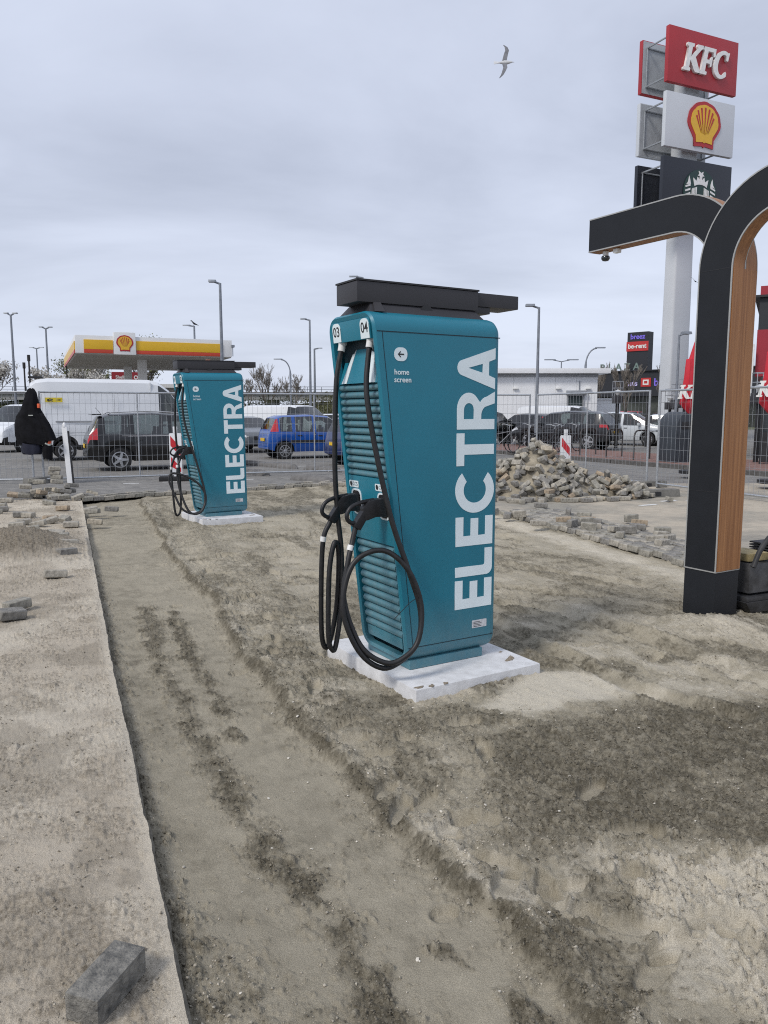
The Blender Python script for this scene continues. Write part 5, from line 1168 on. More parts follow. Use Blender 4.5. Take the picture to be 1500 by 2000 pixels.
# left strip
fgb = MB().box((0, 0, 0), (0.225, 0.108, 0.085)).build('paver', mat('dark_paver', (0.10, 0.10, 0.095), 0.9, var=0.3, scale=26, bump=0.9, bscale=120, c2=(0.30, 0.285, 0.25), detail=10, lo=0.3, hi=0.72), None, bevel=0.007)
fgb.location = (-0.80, 2.055, 0.045); fgb.rotation_euler = (0.02, -0.02, R(73)); tag(fgb, 'large dark grey paver lying nearest the camera at lower left', 'paver')
for x, y, z, a, k, lb in [(-3.32, 7.72, 0.05, 0.5, 1, 'pale paver alone on the strip beside the trench'), (-3.62, 8.75, 0.05, 0.9, 2, 'lower paver of the pair by the dark sand heap'), (-3.78, 9.2, 0.05, 0.6, 1, 'pale upper paver of the pair by the dark sand heap'), (-4.05, 9.6, 0.05, 0.3, 0, 'half buried paver behind the pale pair'), (-4.6, 10.0, 0.06, 1.2, 2, 'small paver at the back of the dark sand heap'),
        (-3.02, 6.15, 0.05, 0.9, 2, 'near paver of the pair at the left edge'), (-3.10, 6.42, 0.06, 1.0, 0, 'far paver of the pair at the left edge'), (-5.05, 11.25, 0.05, 0.1, 1, 'flat paver left of the leaning one'), (-4.72, 11.4, 0.10, -0.7, 0, 'paver leaning on its neighbour beside the trench'), (-4.55, 11.2, 0.05, 0.3, 1, None), (-4.35, 11.6, 0.03, 0.2, 3, None),
        (-5.8, 12.3, 0.05, 0.4, 2, 'single dark paver on the strip at far left'), (-4.75, 12.6, 0.06, -0.1, 0, None), (-4.55, 12.9, 0.06, 0.2, 2, None), (-4.9, 12.9, 0.05, 0.5, 1, None), (-5.9, 9.6, 0.06, 1.1, 3, 'tilted paver at the left edge behind the sand heap')]:
    loose((x, y, z + STRIP_Z(x, y) * 0.6), (0.45 if z > 0.09 else rnd.gauss(0, 0.08), rnd.gauss(0, 0.08), a), lb or 'grey paver among loose ones on the strip beside the trench', 'loose pavers on the strip', k=k)
for i in range(14):
    y_ = rnd.uniform(9.6, 13.9); x_ = float(np.interp(y_, ey, ex)) - rnd.uniform(0.15, 1.5)
    loose((x_, y_, 0.05 + STRIP_Z(x_, y_) * 0.8), (rnd.gauss(0, 0.1), rnd.gauss(0, 0.1), rnd.uniform(-0.5, 1.2)), 'grey paver among loose ones on the strip beside the trench', 'loose pavers on the strip')
for i in range(28):   # small stack at the far left corner
    lv = (0, 0, 0, 0, 1, 1, 2, 3)[i % 8]; x = -6.55 + rnd.uniform(-0.75, 0.85) * (1 - 0.2 * lv); y = 15.15 + rnd.uniform(-0.55, 0.4) * (1 - 0.2 * lv)
    loose((x, y, 0.05 + lv * 0.085 + rnd.uniform(0, 0.03)), (rnd.gauss(0, 0.18), rnd.gauss(0, 0.18), rnd.choice((0.2, 0.5, 1.6)) + rnd.gauss(0, 0.3)), 'grey paver in the low pile at the far end of the trench', 'pavers in the low pile')
for i, (lv, x) in enumerate(((4, -6.45), (5, -6.5), (6, -6.48))):
    loose((x, 15.3, 0.06 + lv * 0.083), (0, 0.05, 0.3 * i), 'grey paver in the low pile at the far end of the trench', 'pavers in the low pile')
for i in range(9):
    loose((-9.6 + i * 0.32 + rnd.uniform(-0.1, 0.1), 14.3 + rnd.uniform(-0.3, 0.3), 0.045), (0, 0, rnd.uniform(-0.4, 0.6)), 'grey paver lying along the far left end of the strip', 'pavers at the end of the strip')

# rounded parking stops in the lot
stop_m = mat('stop_concrete', (0.15, 0.145, 0.14), 0.9, var=0.25, scale=6, bump=0.5)
def stop(loc, rz, label):
    L = 1.55; rg = []
    for k in range(13):
        x = -L / 2 + L * k / 12; e_ = min(1, math.sqrt(max(0.02, 1 - (abs(x) / (L / 2)) ** 6)))
        rg.append([(x, 0.15 * e_ * math.cos(R(a)), 0.155 * e_ * math.sin(R(a))) for a in range(0, 181, 20)])
    o = MB().loft(rg).build('parking_stop', stop_m, None, smooth=50); o.location = loc; o.rotation_euler = (0, 0, rz)
    return tag(o, label, 'parking stop', 'rounded parking stops')
for x, y, a, lb in [(-1.75, 18.75, -0.75, 'nearest rounded parking stop, outside the fence'), (-0.35, 18.9, -0.6, 'rounded parking stop right of the nearest one, beside loose pavers'), (-3.55, 20.75, -0.75, 'rounded parking stop beside the farther charger'), (-1.75, 22.0, -0.75, 'rounded parking stop behind the fence post, right of centre'), (-3.1, 23.3, -0.75, 'rounded parking stop in front of the blue car'),
        (-4.1, 24.3, -0.75, 'rounded parking stop left of the blue car'), (-0.2, 20.9, -0.7, 'rounded parking stop nearly hidden by the hanging cable')]:
    stop((x, y, 0.0), a, lb)
for x, y, a in ((-0.62, 18.35, 0.2), (-0.30, 18.25, 0.0)):
    loose((x, y, 0.05), (0, 0, a), 'grey paver beside the parking stop between the two chargers', 'pavers by the parking stop', k=0)

# plate compactor behind the post
pcx = thing('plate_compactor', 'dark plate compactor partly hidden behind the wooden post', 'compactor', (3.32, 6.85, -0.04), R(25))
dkm = mat('machine_dark', (0.03, 0.03, 0.032), 0.6, var=0.4, scale=12); mgrey = mat('machine_grey', (0.06, 0.06, 0.063), 0.5, var=0.4, scale=9)
MB().loft([[(-0.38, -0.25, 0.10), (0.38, -0.25, 0.10), (0.38, 0.25, 0.10), (-0.38, 0.25, 0.10)], [(-0.30, -0.24, 0.0), (0.30, -0.24, 0.0), (0.30, 0.24, 0.0), (-0.30, 0.24, 0.0)]]).span((-0.36, -0.24, 0.102), (0.36, 0.24, 0.14)).build('base_plate', dkm, pcx, bevel=0.008)
MB().span((-0.30, -0.20, 0.16), (0.02, 0.16, 0.42)).build('engine_cover', mgrey, pcx, bevel=0.02)
eng = MB().span((0.04, -0.18, 0.18), (0.30, 0.16, 0.40)).build('engine', dkm, pcx, bevel=0.012)
for k in range(6): MB().span((0.06, -0.21, 0.42 + k * 0.024), (0.30, 0.12, 0.432 + k * 0.024)).build('cooling_fin', dkm, eng)
MB().span((-0.28, -0.16, 0.43), (-0.02, 0.12, 0.50)).build('tank', mat('sandy_yellow_tank', (0.34, 0.27, 0.13), 0.7, var=0.3, scale=12), pcx, bevel=0.02)
MB().tube(spline([(-0.30, -0.23, 0.40), (-0.22, -0.23, 0.55), (-0.10, -0.23, 0.66), (0.02, -0.23, 0.66), (0.06, -0.23, 0.52), (0.16, -0.23, 0.38), (0.18, -0.23, 0.16)], 5), 0.022, 8).build('lifting_bar', dkm, pcx, smooth=50)
MB().tube(spline([(-0.12, -0.23, 0.64), (-0.08, -0.23, 0.54), (0.0, -0.23, 0.53), (0.03, -0.23, 0.60)], 5), 0.018, 8).build('lifting_eye', dkm, pcx, smooth=50)
MB().tube(spline([(0.30, 0.0, 0.3), (0.55, 0.0, 0.42), (0.75, 0.0, 0.75), (0.82, 0.0, 0.95)], 5), 0.018, 8).build('steering_bar', dkm, pcx, smooth=50)

# ------------------------------------------------------------------ vehicles
def interp(pl, x): return float(np.interp(x, [p[0] for p in pl], [p[1] for p in pl]))
SPECS = {
 'hatch': dict(L=3.66, W=1.66, wr=0.58, wf=2.88, r=0.295, sill=0.26, top=[(0, 0.50), (0.03, 0.80), (0.09, 1.00), (0.30, 1.45), (0.55, 1.53), (1.6, 1.56), (2.25, 1.51), (2.98, 1.03), (3.45, 0.90), (3.62, 0.70), (3.66, 0.42)], belt=[(0, 0.96), (0.3, 0.97), (3.0, 0.93), (3.66, 0.8)],
   side=[(0.42, 0.86), (0.98, 1.62), (1.74, 2.62)], ws=(2.25, 2.96), rw=(0.11, 0.29), tail=[(0.09, 0.36, 4, 6)], head=[(3.36, 3.60, 3, 4)]),
 'mpv': dict(L=4.47, W=1.82, wr=0.86, wf=3.56, r=0.325, sill=0.28, top=[(0, 0.50), (0.03, 0.86), (0.09, 1.04), (0.36, 1.52), (0.62, 1.60), (1.8, 1.65), (2.75, 1.58), (3.62, 1.08), (4.2, 0.93), (4.42, 0.72), (4.47, 0.42)], belt=[(0, 1.00), (0.3, 1.02), (3.6, 0.97), (4.47, 0.8)],
   side=[(0.50, 1.12), (1.28, 2.22), (2.34, 3.2)], ws=(2.75, 3.6), rw=(0.11, 0.35), tail=[(0.03, 0.30, 3, 5)], head=[(4.05, 4.38, 3, 4)]),
 'suv': dict(L=4.65, W=1.90, wr=0.90, wf=3.70, r=0.37, sill=0.36, top=[(0, 0.55), (0.03, 0.92), (0.09, 1.12), (0.42, 1.58), (0.8, 1.67), (1.9, 1.70), (2.75, 1.62), (3.50, 1.16), (4.3, 1.04), (4.58, 0.82), (4.65, 0.5)], belt=[(0, 1.10), (0.3, 1.13), (3.5, 1.07), (4.65, 0.9)],
   side=[(0.62, 1.12), (1.26, 2.18), (2.30, 3.15)], ws=(2.75, 3.48), rw=(0.11, 0.41), tail=[(0.03, 0.40, 3, 4)], head=[(4.2, 4.55, 3, 4)]),
 'sedan': dict(L=4.4, W=1.79, wr=0.80, wf=3.45, r=0.315, sill=0.26, top=[(0, 0.48), (0.03, 0.82), (0.10, 0.98), (0.55, 1.36), (0.9, 1.44), (1.8, 1.47), (2.45, 1.41), (3.30, 1.00), (4.1, 0.86), (4.35, 0.68), (4.4, 0.40)], belt=[(0, 0.93), (0.3, 0.95), (3.3, 0.91), (4.4, 0.75)],
   side=[(0.66, 1.02), (1.14, 1.98), (2.08, 2.95)], ws=(2.45, 3.28), rw=(0.12, 0.54), tail=[(0.03, 0.28, 3, 4)], head=[(3.98, 4.3, 3, 4)]),
 'van': dict(L=4.95, W=1.94, wr=0.92, wf=3.98, r=0.335, sill=0.30, top=[(0, 0.5), (0.02, 1.70), (0.07, 1.86), (0.25, 1.94), (0.6, 1.97), (3.1, 1.97), (3.45, 1.90), (4.25, 1.22), (4.72, 1.04), (4.90, 0.82), (4.95, 0.45)], belt=[(0, 1.15), (4.2, 1.10), (4.95, 0.9)],
   side=[(3.0, 3.95)], ws=(3.45, 4.23), rw=None, tail=[(0.02, 0.12, 3, 5)], head=[(4.5, 4.86, 3, 4)]),
 'bigvan': dict(L=5.95, W=2.07, wr=1.05, wf=4.85, r=0.345, sill=0.36, top=[(0, 0.5), (0.02, 2.42), (0.07, 2.62), (0.22, 2.74), (0.6, 2.80), (3.9, 2.80), (4.25, 2.70), (4.6, 2.42), (5.25, 1.45), (5.75, 1.18), (5.92, 0.92), (5.95, 0.5)], belt=[(0, 1.40), (5.2, 1.30), (5.95, 1.0)],
   side=[(4.2, 4.98)], ws=(4.62, 5.23), rw=None, tail=[(0.02, 0.12, 2, 3)], head=[(5.4, 5.84, 3, 4)]),
}
def wheel_meshes(r, w, spokes, key, cache={}):
    if key in cache: return cache[key]
    RX = Matrix.Rotation(R(90), 4, 'X')
    ty = MB().lathe([(r * 0.62, -w / 2 + 0.01), (r * 0.72, -w / 2), (r * 0.93, -w / 2 + 0.005), (r, -w / 2 + 0.03), (r, w / 2 - 0.03), (r * 0.93, w / 2 - 0.005), (r * 0.72, w / 2), (r * 0.62, w / 2 - 0.01)], 28, RX).build('tyre', tyre_m, None, smooth=40)
    rm = MB()
    rg = []
    for rr, z in ((r * 0.70, -w / 2 + 0.012), (r * 0.70, w / 2 + 0.004), (r * 0.63, w / 2 + 0.006), (r * 0.60, w / 2 - 0.04)):
        rg.append([(rr * math.cos(2 * PI * k / 28), rr * math.sin(2 * PI * k / 28), z) for k in range(28)])
    rm.loft(rg, RX, (False, False)); rm.lathe([(r * 0.16, w / 2 - 0.06), (r * 0.16, w / 2), (r * 0.08, w / 2 + 0.008)], 12, RX)
    for k in range(spokes):
        A = RX @ Matrix.Rotation(2 * PI * k / spokes, 4, 'Z')
        ws_ = 0.34 / spokes * 5 * r * 0.22 if spokes > 6 else r * 0.10
        rm.loft([[(r * 0.12, -ws_ * 1.3, w / 2 - 0.03), (r * 0.12, ws_ * 1.3, w / 2 - 0.03), (r * 0.12, ws_ * 1.3, w / 2 + 0.002), (r * 0.12, -ws_ * 1.3, w / 2 + 0.002)],
                 [(r * 0.64, -ws_ * 0.8, w / 2 - 0.03), (r * 0.64, ws_ * 0.8, w / 2 - 0.03), (r * 0.64, ws_ * 0.8, w / 2 - 0.004), (r * 0.64, -ws_ * 0.8, w / 2 - 0.004)]], A)
    ro = rm.build('rim', rim_m, None, smooth=40)
    dk = MB().cyl((0, w / 2 - 0.08, 0), (0, w / 2 - 0.07, 0), r * 0.64, 20).build('hub', trim_black, None)
    cache[key] = (ty.data, ro.data, dk.data)
    for o in (ty, ro, dk): bpy.data.objects.remove(o)
    return cache[key]
def paint(name, c, rough=0.22): return mat(name, c, rough, var=0.03, scale=1.0, coat=0.35)
def vehicle(name, label, cat, kind, loc, yaw, pm, spokes=5, plates=True, group='parked vehicles', rails=False, clad=False, mirrors=True, wiper=True):
    S = SPECS[kind]; L, W, r = S['L'], S['W'], S['r']
    root = thing(name, label, cat, (loc[0], loc[1], 0), R(yaw), group)
    ra = r + 0.065; xs = set()
    for p in S['top']: xs.add(p[0])
    for a, b in S['side']: xs |= {a, b}
    xs |= set(S['ws']); xs |= set(S['rw'] or ())
    for q in S['tail'] + S['head']: xs |= {q[0], q[1]}
    for xw in (S['wr'], S['wf']):
        for k in range(9): xs.add(round(xw + ra * math.cos(PI * k / 8), 4))
        xs |= {xw - ra - 0.01, xw + ra + 0.01}
    xs |= {L * k / 14 for k in range(1, 14)}
    xs = sorted(x for x in xs if 0 <= x <= L)
    xs = [x for i, x in enumerate(xs) if i == 0 or x - xs[i - 1] > 0.004]
    keyx = set(S['ws']) | set(S['rw'] or ())
    def section(x):
        e = min(x, L - x); k = 1 - 0.16 * max(0, 1 - e / 0.55) ** 2
        yw = W / 2 * k; zt = interp(S['top'], x); zl = min(interp(S['belt'], x), zt - 0.015)
        zb = S['sill'] + 0.10 * max(0, 1 - e / 0.35)
        for xw in (S['wr'], S['wf']):
            d = abs(x - xw)
            if d < ra: zb = max(zb, r + math.sqrt(max(0, ra * ra - d * d)))
        zl = max(zl, zb + 0.03); zt = max(zt, zl + 0.01)
        h = zl - zb; up = zt - zl
        tum = 0.10 if kind == 'bigvan' else (0.14 if kind == 'van' else 0.24)
        yr = yw * 0.96 - tum * up - 0.03 * min(1, up / 0.1)
        return [(x, yw * 0.93, zb), (x, yw * 0.985, zb + 0.18 * h), (x, yw, zb + 0.5 * h), (x, yw * 0.99, zb + 0.82 * h), (x, yw * 0.962, zl),
                (x, (yw * 0.962 * 0.45 + yr * 0.55) + 0.02 * min(1, up), zl + 0.55 * up * 0.93), (x, yr, zl + 0.90 * up), (x, yr * 0.82, zl + 0.985 * up), (x, 0, zt)]
    sec = [section(x) for x in xs]
    parts = {}
    def put(key, quad): parts.setdefault(key, MB()).add(quad, [(0, 1, 2, 3)])
    ox = Vector((-L / 2, 0, 0))
    def sh(p, s): return (p[0] - L / 2, p[1] * s, p[2])
    for i in range(len(xs) - 1):
        xm = (xs[i] + xs[i + 1]) / 2
        for j in range(8):
            key = 'body'
            if j in (4, 5):
                for n_, (a, b) in enumerate(S['side']):
                    if a < xm < b: key = ('side_window', n_)
            if j >= 6 and S['ws'][0] < xm < S['ws'][1]: key = 'windscreen'
            if j >= 6 and S['rw'] and S['rw'][0] < xm < S['rw'][1]: key = 'rear_window'
            if j == 0 and (clad or kind in ('van', 'bigvan')): key = 'sill_trim'
            if j <= 1 and (xm < 0.16 or xm > L - 0.2): key = ('bumper', xm < 1)
            for q in S['tail']:
                if q[0] < xm < q[1] and q[2] <= j < q[3]: key = 'tail_light'
            for q in S['head']:
                if q[0] < xm < q[1] and q[2] <= j < q[3]: key = 'headlight'
            for s in (1, -1):
                k2 = (key, s) if (isinstance(key, tuple) and key[0] != 'bumper') or key in ('tail_light', 'headlight') else key
                put(k2, [sh(sec[i][j], s), sh(sec[i + 1][j], s), sh(sec[i + 1][j + 1], s), sh(sec[i][j + 1], s)])
        put('underbody', [sh(sec[i][0], 1), sh(sec[i + 1][0], 1), sh(sec[i + 1][0], -1), sh(sec[i][0], -1)])
    for i in (0, len(xs) - 1):
        for j in range(8):
            put(('bumper', i == 0) if j <= 1 else 'body', [sh(sec[i][j], 1), sh(sec[i][j + 1], 1), sh(sec[i][j + 1], -1), sh(sec[i][j], -1)])
    names = {'body': pm, 'windscreen': car_glass, 'rear_window': car_glass, 'sill_trim': trim_black, 'bumper': trim_black if (clad or kind in ('van', 'bigvan')) else pm, 'underbody': trim_black}
    body = None
    for key in sorted(parts, key=lambda k: 0 if k == 'body' else 1):
        nm = key if isinstance(key, str) else (key[0] if isinstance(key[0], str) else key[0][0])
        m = names.get(nm) or {'side_window': car_glass, 'tail_light': red_lens, 'headlight': clear_lens}[nm]
        o = parts[key].build(nm, m, root, smooth=32)
        if key == 'body': body = o
    # seats and lining seen through the glass
    xa, xb = (0.3, S['ws'][1] - 0.1) if S['rw'] else (S['side'][0][0] - 0.25, S['ws'][1] - 0.1); zb_ = interp(S['belt'], (xa + xb) / 2) - 0.10
    inn = MB().span((xa + 0.1 - L / 2, -W / 2 + 0.16, S['sill'] + 0.12), (xb - L / 2, W / 2 - 0.16, zb_)).build('lining', trim_black, root)
    if not S['rw']: MB().span((xa - 0.04 - L / 2, -W / 2 + 0.16, 0.5), (xa - L / 2, W / 2 - 0.16, S['top'][5][1] - 0.12)).build('bulkhead', pm, root)
    for xs_ in ([1.15, 2.05] if S['rw'] else [S['side'][0][0] + 0.1]):
        for s in (1, -1):
            st_ = MB().loft([[(xs_ - 0.12 - L / 2 + q * 0.10, s * 0.36 - w_, z), (xs_ - 0.12 - L / 2 + q * 0.10, s * 0.36 + w_, z), (xs_ + 0.02 - L / 2 - q * 0.02, s * 0.36 + w_, z), (xs_ + 0.02 - L / 2 - q * 0.02, s * 0.36 - w_, z)] for q, w_, z in ((0, 0.22, zb_ - 0.1), (0.3, 0.20, zb_ + 0.16), (0.4, 0.10, zb_ + 0.20), (0.6, 0.12, zb_ + 0.34))]).build('seat', tyre_m, root, bevel=0.02)
    # door seams and handles
    for a, b in S['side'][1:] if kind not in ('van', 'bigvan') else S['side']:
        for s in (1, -1):
            zz_ = interp(S['belt'], a) - 0.13; y_ = section((a + b) / 2)[3][1]
            MB().box((a + 0.14 - L / 2, s * (y_ + 0.008), zz_), (0.17, 0.022, 0.035)).build('door_handle', trim_black, body, bevel=0.006, seg=1)
            y2 = section(a)[2][1]
            MB().box((a - 0.04 - L / 2, s * (y2 - 0.006), (S['sill'] + zz_) / 2 + 0.16), (0.006, 0.02, zz_ - S['sill'] - 0.1)).build('door_seam', trim_black, body)
    if mirrors:
        a = S['side'][-1][1] - 0.06
        for s in (1, -1):
            y_ = section(a)[4][1]; zz_ = interp(S['belt'], a) + 0.07
            MB().box((a - L / 2, s * (y_ + 0.11), zz_), (0.10, 0.20, 0.15 if 'van' not in kind else 0.24)).build('mirror', pm, root, bevel=0.03)
    ty, ro, dk = wheel_meshes(r, 0.20, spokes, (r, spokes))
    for xw in (S['wr'], S['wf']):
        for s in (1, -1):
            wz = Matrix.Translation((xw - L / 2, s * (W / 2 - 0.13), r)) @ (Matrix.Rotation(PI, 4, 'Z') if s > 0 else Matrix.Identity(4))
            wz = Matrix.Translation((xw - L / 2, s * (W / 2 - 0.13), r)) @ Matrix.Rotation(0 if s < 0 else PI, 4, 'Z')
            wh = bpy.data.objects.new('wheel', ty); col.objects.link(wh); wh.parent = root; wh.matrix_local = wz
            for nm, me in (('rim', ro), ('hub', dk)):
                q = bpy.data.objects.new(nm, me); col.objects.link(q); q.parent = wh
    if plates:
        MB().box((-L / 2 - 0.012, 0, S['sill'] + 0.42), (0.02, 0.50, 0.11)).build('number_plate', plate_y, root, bevel=0.004, seg=1)
        MB().box((L / 2 + 0.012, 0, S['sill'] + 0.18), (0.02, 0.50, 0.11)).build('number_plate', plate_y, root, bevel=0.004, seg=1)
    MB().box((L / 2 - 0.035, 0, S['sill'] + 0.36), (0.05, W * 0.55, 0.14)).build('grille', trim_black, root, bevel=0.015)
    if rails:
        for s in (1, -1):
            pts = [(x - L / 2, s * section(x)[7][1], section(x)[7][2] + 0.045) for x in (0.7, 1.0, 1.6, 2.2, 2.6)]
            MB().tube([(pts[0][0] - 0.1, pts[0][1], pts[0][2] - 0.05)] + pts + [(pts[-1][0] + 0.1, pts[-1][1], pts[-1][2] - 0.06)], 0.016, 6).build('roof_rail', mat('bright_rail', (0.6, 0.6, 0.6), 0.3, metal=0.8), root, smooth=50)
    return root
black_p = paint('black_car_paint', (0.005, 0.005, 0.006)); white_p = paint('white_car_paint', (0.70, 0.72, 0.74), 0.3); blue_p = paint('blue_car_paint', (0.008, 0.075, 0.34)); grey_p = paint('grey_car_paint', (0.10, 0.11, 0.12)); silver_p = paint('silver_car_paint', (0.56, 0.60, 0.63)); navy_p = paint('navy_car_paint', (0.01, 0.022, 0.10))
red_p = paint('red_car_paint', (0.42, 0.015, 0.02))
v = vehicle('parked_car', 'black estate-like car with bright roof rails behind the fence', 'car', 'mpv', (-6.54, 23.26), 25, black_p, 5, rails=True)
MB().tube([(-1.75, 0.0, 1.60), (-1.9, 0, 1.78)], 0.006, 5).build('aerial', trim_black, v)
MB().box((-1.92, 0, 1.585), (0.26, 1.2, 0.03)).build('roof_spoiler', black_p, v, bevel=0.01)
MB().box((0.0, -0.88, 0.985), (2.6, 0.012, 0.022)).build('chrome_strip', mat('chrome', (0.7, 0.7, 0.72), 0.2, metal=0.9), v)
v = vehicle('delivery_van', 'tall white delivery van with a yellow sticker, behind the black car', 'van', 'bigvan', (-9.5, 28.2), 26, white_p, 5)
MB().box((-1.25, -1.037, 1.33), (1.9, 0.02, 0.045)).build('door_rail', mat('grey_rail', (0.3, 0.31, 0.32), 0.5), v)
for z, x0, x1 in ((2.30, -2.7, 1.2), (0.95, -2.7, 1.2)): MB().span((x0, -1.036, z), (x1, -1.028, z + 0.012)).build('body_crease', mat('van_shadow_line', (0.35, 0.36, 0.38), 0.5), v)
for x in (-2.6, -0.3, 1.25): MB().span((x, -1.034, 0.6), (x + 0.012, -1.022, 2.25)).build('panel_seam', mat('van_shadow_line', (0.35, 0.36, 0.38)), v)
stk = MB().span((-2.5, -1.044, 1.98), (-1.95, -1.034, 2.13)).build('sticker', mat('sticker_yellow', (0.72, 0.56, 0.03), 0.5), v)
text('lettering', 'aic', 0.16, trim_black, stk, frame((-2.34, -1.046, 2.055), (1, 0, 0), (0, 0, 1)), 0.001, bold=0.006)
flat('swoosh', [[(-2.17, 2.05), (-1.98, 2.085), (-2.06, 2.05), (-1.98, 2.02)]], trim_black, stk, frame((0, -1.046, 0), (1, 0, 0), (0, 0, 1)), 0.001)
MB().span((-2.95, -0.5, 2.78), (-2.5, -0.2, 2.85)).build('roof_fin', trim_black, v, bevel=0.02)
vehicle('white_van', 'white van facing forward at the left edge behind the jacket', 'van', 'van', (-15.2, 34.0), -112, white_p)
v = vehicle('blue_car', 'bright blue small hatchback with tall red tail lamps', 'car', 'hatch', (-2.65, 28.6), 24, blue_p, 9)
MB().box((-0.2, -0.832, 0.62), (1.7, 0.02, 0.10)).build('side_moulding', trim_black, v, bevel=0.01)
vehicle('blue_car', 'dark blue car mostly hidden behind the nearer charger cable', 'car', 'hatch', (0.05, 24.95), 27, navy_p, 9)
vehicle('grey_car', 'grey car seen from the front, right of the farther charger', 'car', 'sedan', (-5.9, 33.2), -58, grey_p)
vehicle('white_van', 'small white van behind the bright blue hatchback', 'van', 'van', (-4.5, 37.5), -32, white_p)
vehicle('white_car', 'white car at the back, right of the small white van', 'car', 'hatch', (-2.0, 39.0), -30, white_p)
vehicle('black_car', 'black high car seen from behind, just right of the nearer charger', 'car', 'suv', (5.0, 38.8), 62, black_p)
vehicle('black_car', 'black hatchback seen from behind beside the bicycles', 'car', 'hatch', (7.35, 40.0), 128, paint('black_car_paint', (0.005, 0.005, 0.006)), 9)
vehicle('white_van', 'white panel van in front of the white hall', 'van', 'van', (9.7, 42.0), -30, white_p)
vehicle('black_car', 'dark grey sporty high car with red tail lamps behind the bicycle hoops', 'car', 'suv', (8.15, 35.2), 144, paint('charcoal_paint', (0.022, 0.023, 0.027)), 5)
vehicle('silver_car', 'pale silver car with a big windscreen behind the bicycle hoops', 'car', 'mpv', (12.15, 39.3), -34, silver_p)
vehicle('white_car', 'pale car behind the dark bin', 'car', 'hatch', (14.5, 38.0), -30, silver_p)
vehicle('red_car', 'small red car far away in front of the dark store', 'car', 'suv', (24.6, 77), 10, red_p)
vehicle('dark_car', 'far dark car right of the small red car', 'car', 'hatch', (28.0, 77), 20, black_p)

# ------------------------------------------------------------------ street furniture
def lamp(label, x, y, h, style='single', ang=180, r=0.075, head=0.9, crow=False):
    t = thing('street_lamp', label, 'street lamp', (x, y, 0), 0, 'street lamps')
    ca, sa = math.cos(R(ang)), math.sin(R(ang))
    if style == 'curve':
        pts = [(0, 0, 0), (0, 0, h * 0.8)] + [(ca * head * (1 - math.cos(R(a))), sa * head * (1 - math.cos(R(a))), h * 0.8 + (h * 0.2) * math.sin(R(a))) for a in range(15, 91, 15)]
        MB().tube(pts, [r] * 2 + [r * 0.6] * 6, 8).build('pole', lamp_grey, t, smooth=50)
        e_ = pts[-1]; MB().loft([[(e_[0] + ca * d - sa * w, e_[1] + sa * d + ca * w, e_[2] + z) for w, z in ((-0.13, 0), (0.13, 0), (0.08, 0.09), (-0.08, 0.09))] for d in (-0.1, 0.65)]).build('lamp_head', lamp_grey, t, bevel=0.01)
    else:
        MB().cyl((0, 0, 0), (0, 0, h), r, 10, r2=r * 0.6).build('pole', lamp_grey, t, smooth=50)
        for s in ((1,) if style == 'single' else (1, -1)):
            MB().cyl((0, 0, h - 0.03), (s * ca * head * 0.5, s * sa * head * 0.5, h + (0.05 if style == 'single' else 0.12)), r * 0.5, 6).build('arm', lamp_grey, t)
            MB().loft([[(s * ca * d - sa * w, s * sa * d + ca * w, h + z + (0.03 if style == 'single' else 0.1)) for w, z in ((-0.14, 0), (0.14, 0), (0.10, 0.09), (-0.10, 0.09))] for d in (head * 0.35, head)]).build('lamp_head', lamp_grey, t, bevel=0.01)
    return t
lamp('tall lamp post at the far left edge above the hedge', -28.1, 60, 8.85, 'double', 0, 0.12, 0.5)
lamp('lamp post second from the left edge', -31.9, 75, 9.4, 'double', 10, 0.13, 0.6)
lamp('thin far lamp post between the two left ones', -52.6, 120, 11.1, 'double', 0, 0.16, 1.1)
lamp('lamp post with a crow on top above the canopy', -16.7, 70, 9.1, 'single', 180, 0.13, 1.0)
lamp('tall grey lamp post standing behind the farther charger', -6.55, 32, 6.75, 'single', 185, 0.085, 0.45)
lamp('tall lamp post between the two chargers', -5.6, 60, 8.5, 'single', 180, 0.11, 0.7)
lamp('shorter lamp post just right of the tall one between the chargers', -7.9, 90, 8.7, 'single', 0, 0.16, 0.9)
lamp('curved lamp post above the viaduct between the chargers', -8.3, 70, 6.2, 'curve', 180, 0.09, 0.8)
lamp('lamp post whose head peeks over the nearer charger', -1.6, 60, 11.6, 'single', 180, 0.13, 1.0)
lamp('grey lamp post just right of the nearer charger', 5.83, 30, 5.55, 'single', 180, 0.075, 0.5)
lamp('double-armed lamp post above the white hall', 15.7, 70, 6.05, 'double', 0, 0.08, 1.5)
lamp('curved lamp post above the right end of the white hall', 15.3, 60, 6.4, 'curve', 0, 0.09, 0.8)
lamp('dark lamp post in front of the white pylon', 9.85, 26.5, 4.2, 'single', 20, 0.055, 0.42)
for x, y, h, lb in ((-20.2, 45, 4.5, 'slim black mast rising behind the hanging jacket'), (-21.4, 47, 4.2, 'slim dark mast left of the one behind the jacket'), (-23.3, 58, 4.9, 'slim grey mast right of the jacket')):
    t = thing('slim_mast', lb, 'mast', (x, y, 0)); MB().cyl((0, 0, 0), (0, 0, h), 0.05, 6).build('pole', trim_black, t); MB().cyl((0, 0, h), (0, 0, h + 0.35), 0.09, 6).build('mast_head', trim_black, t)
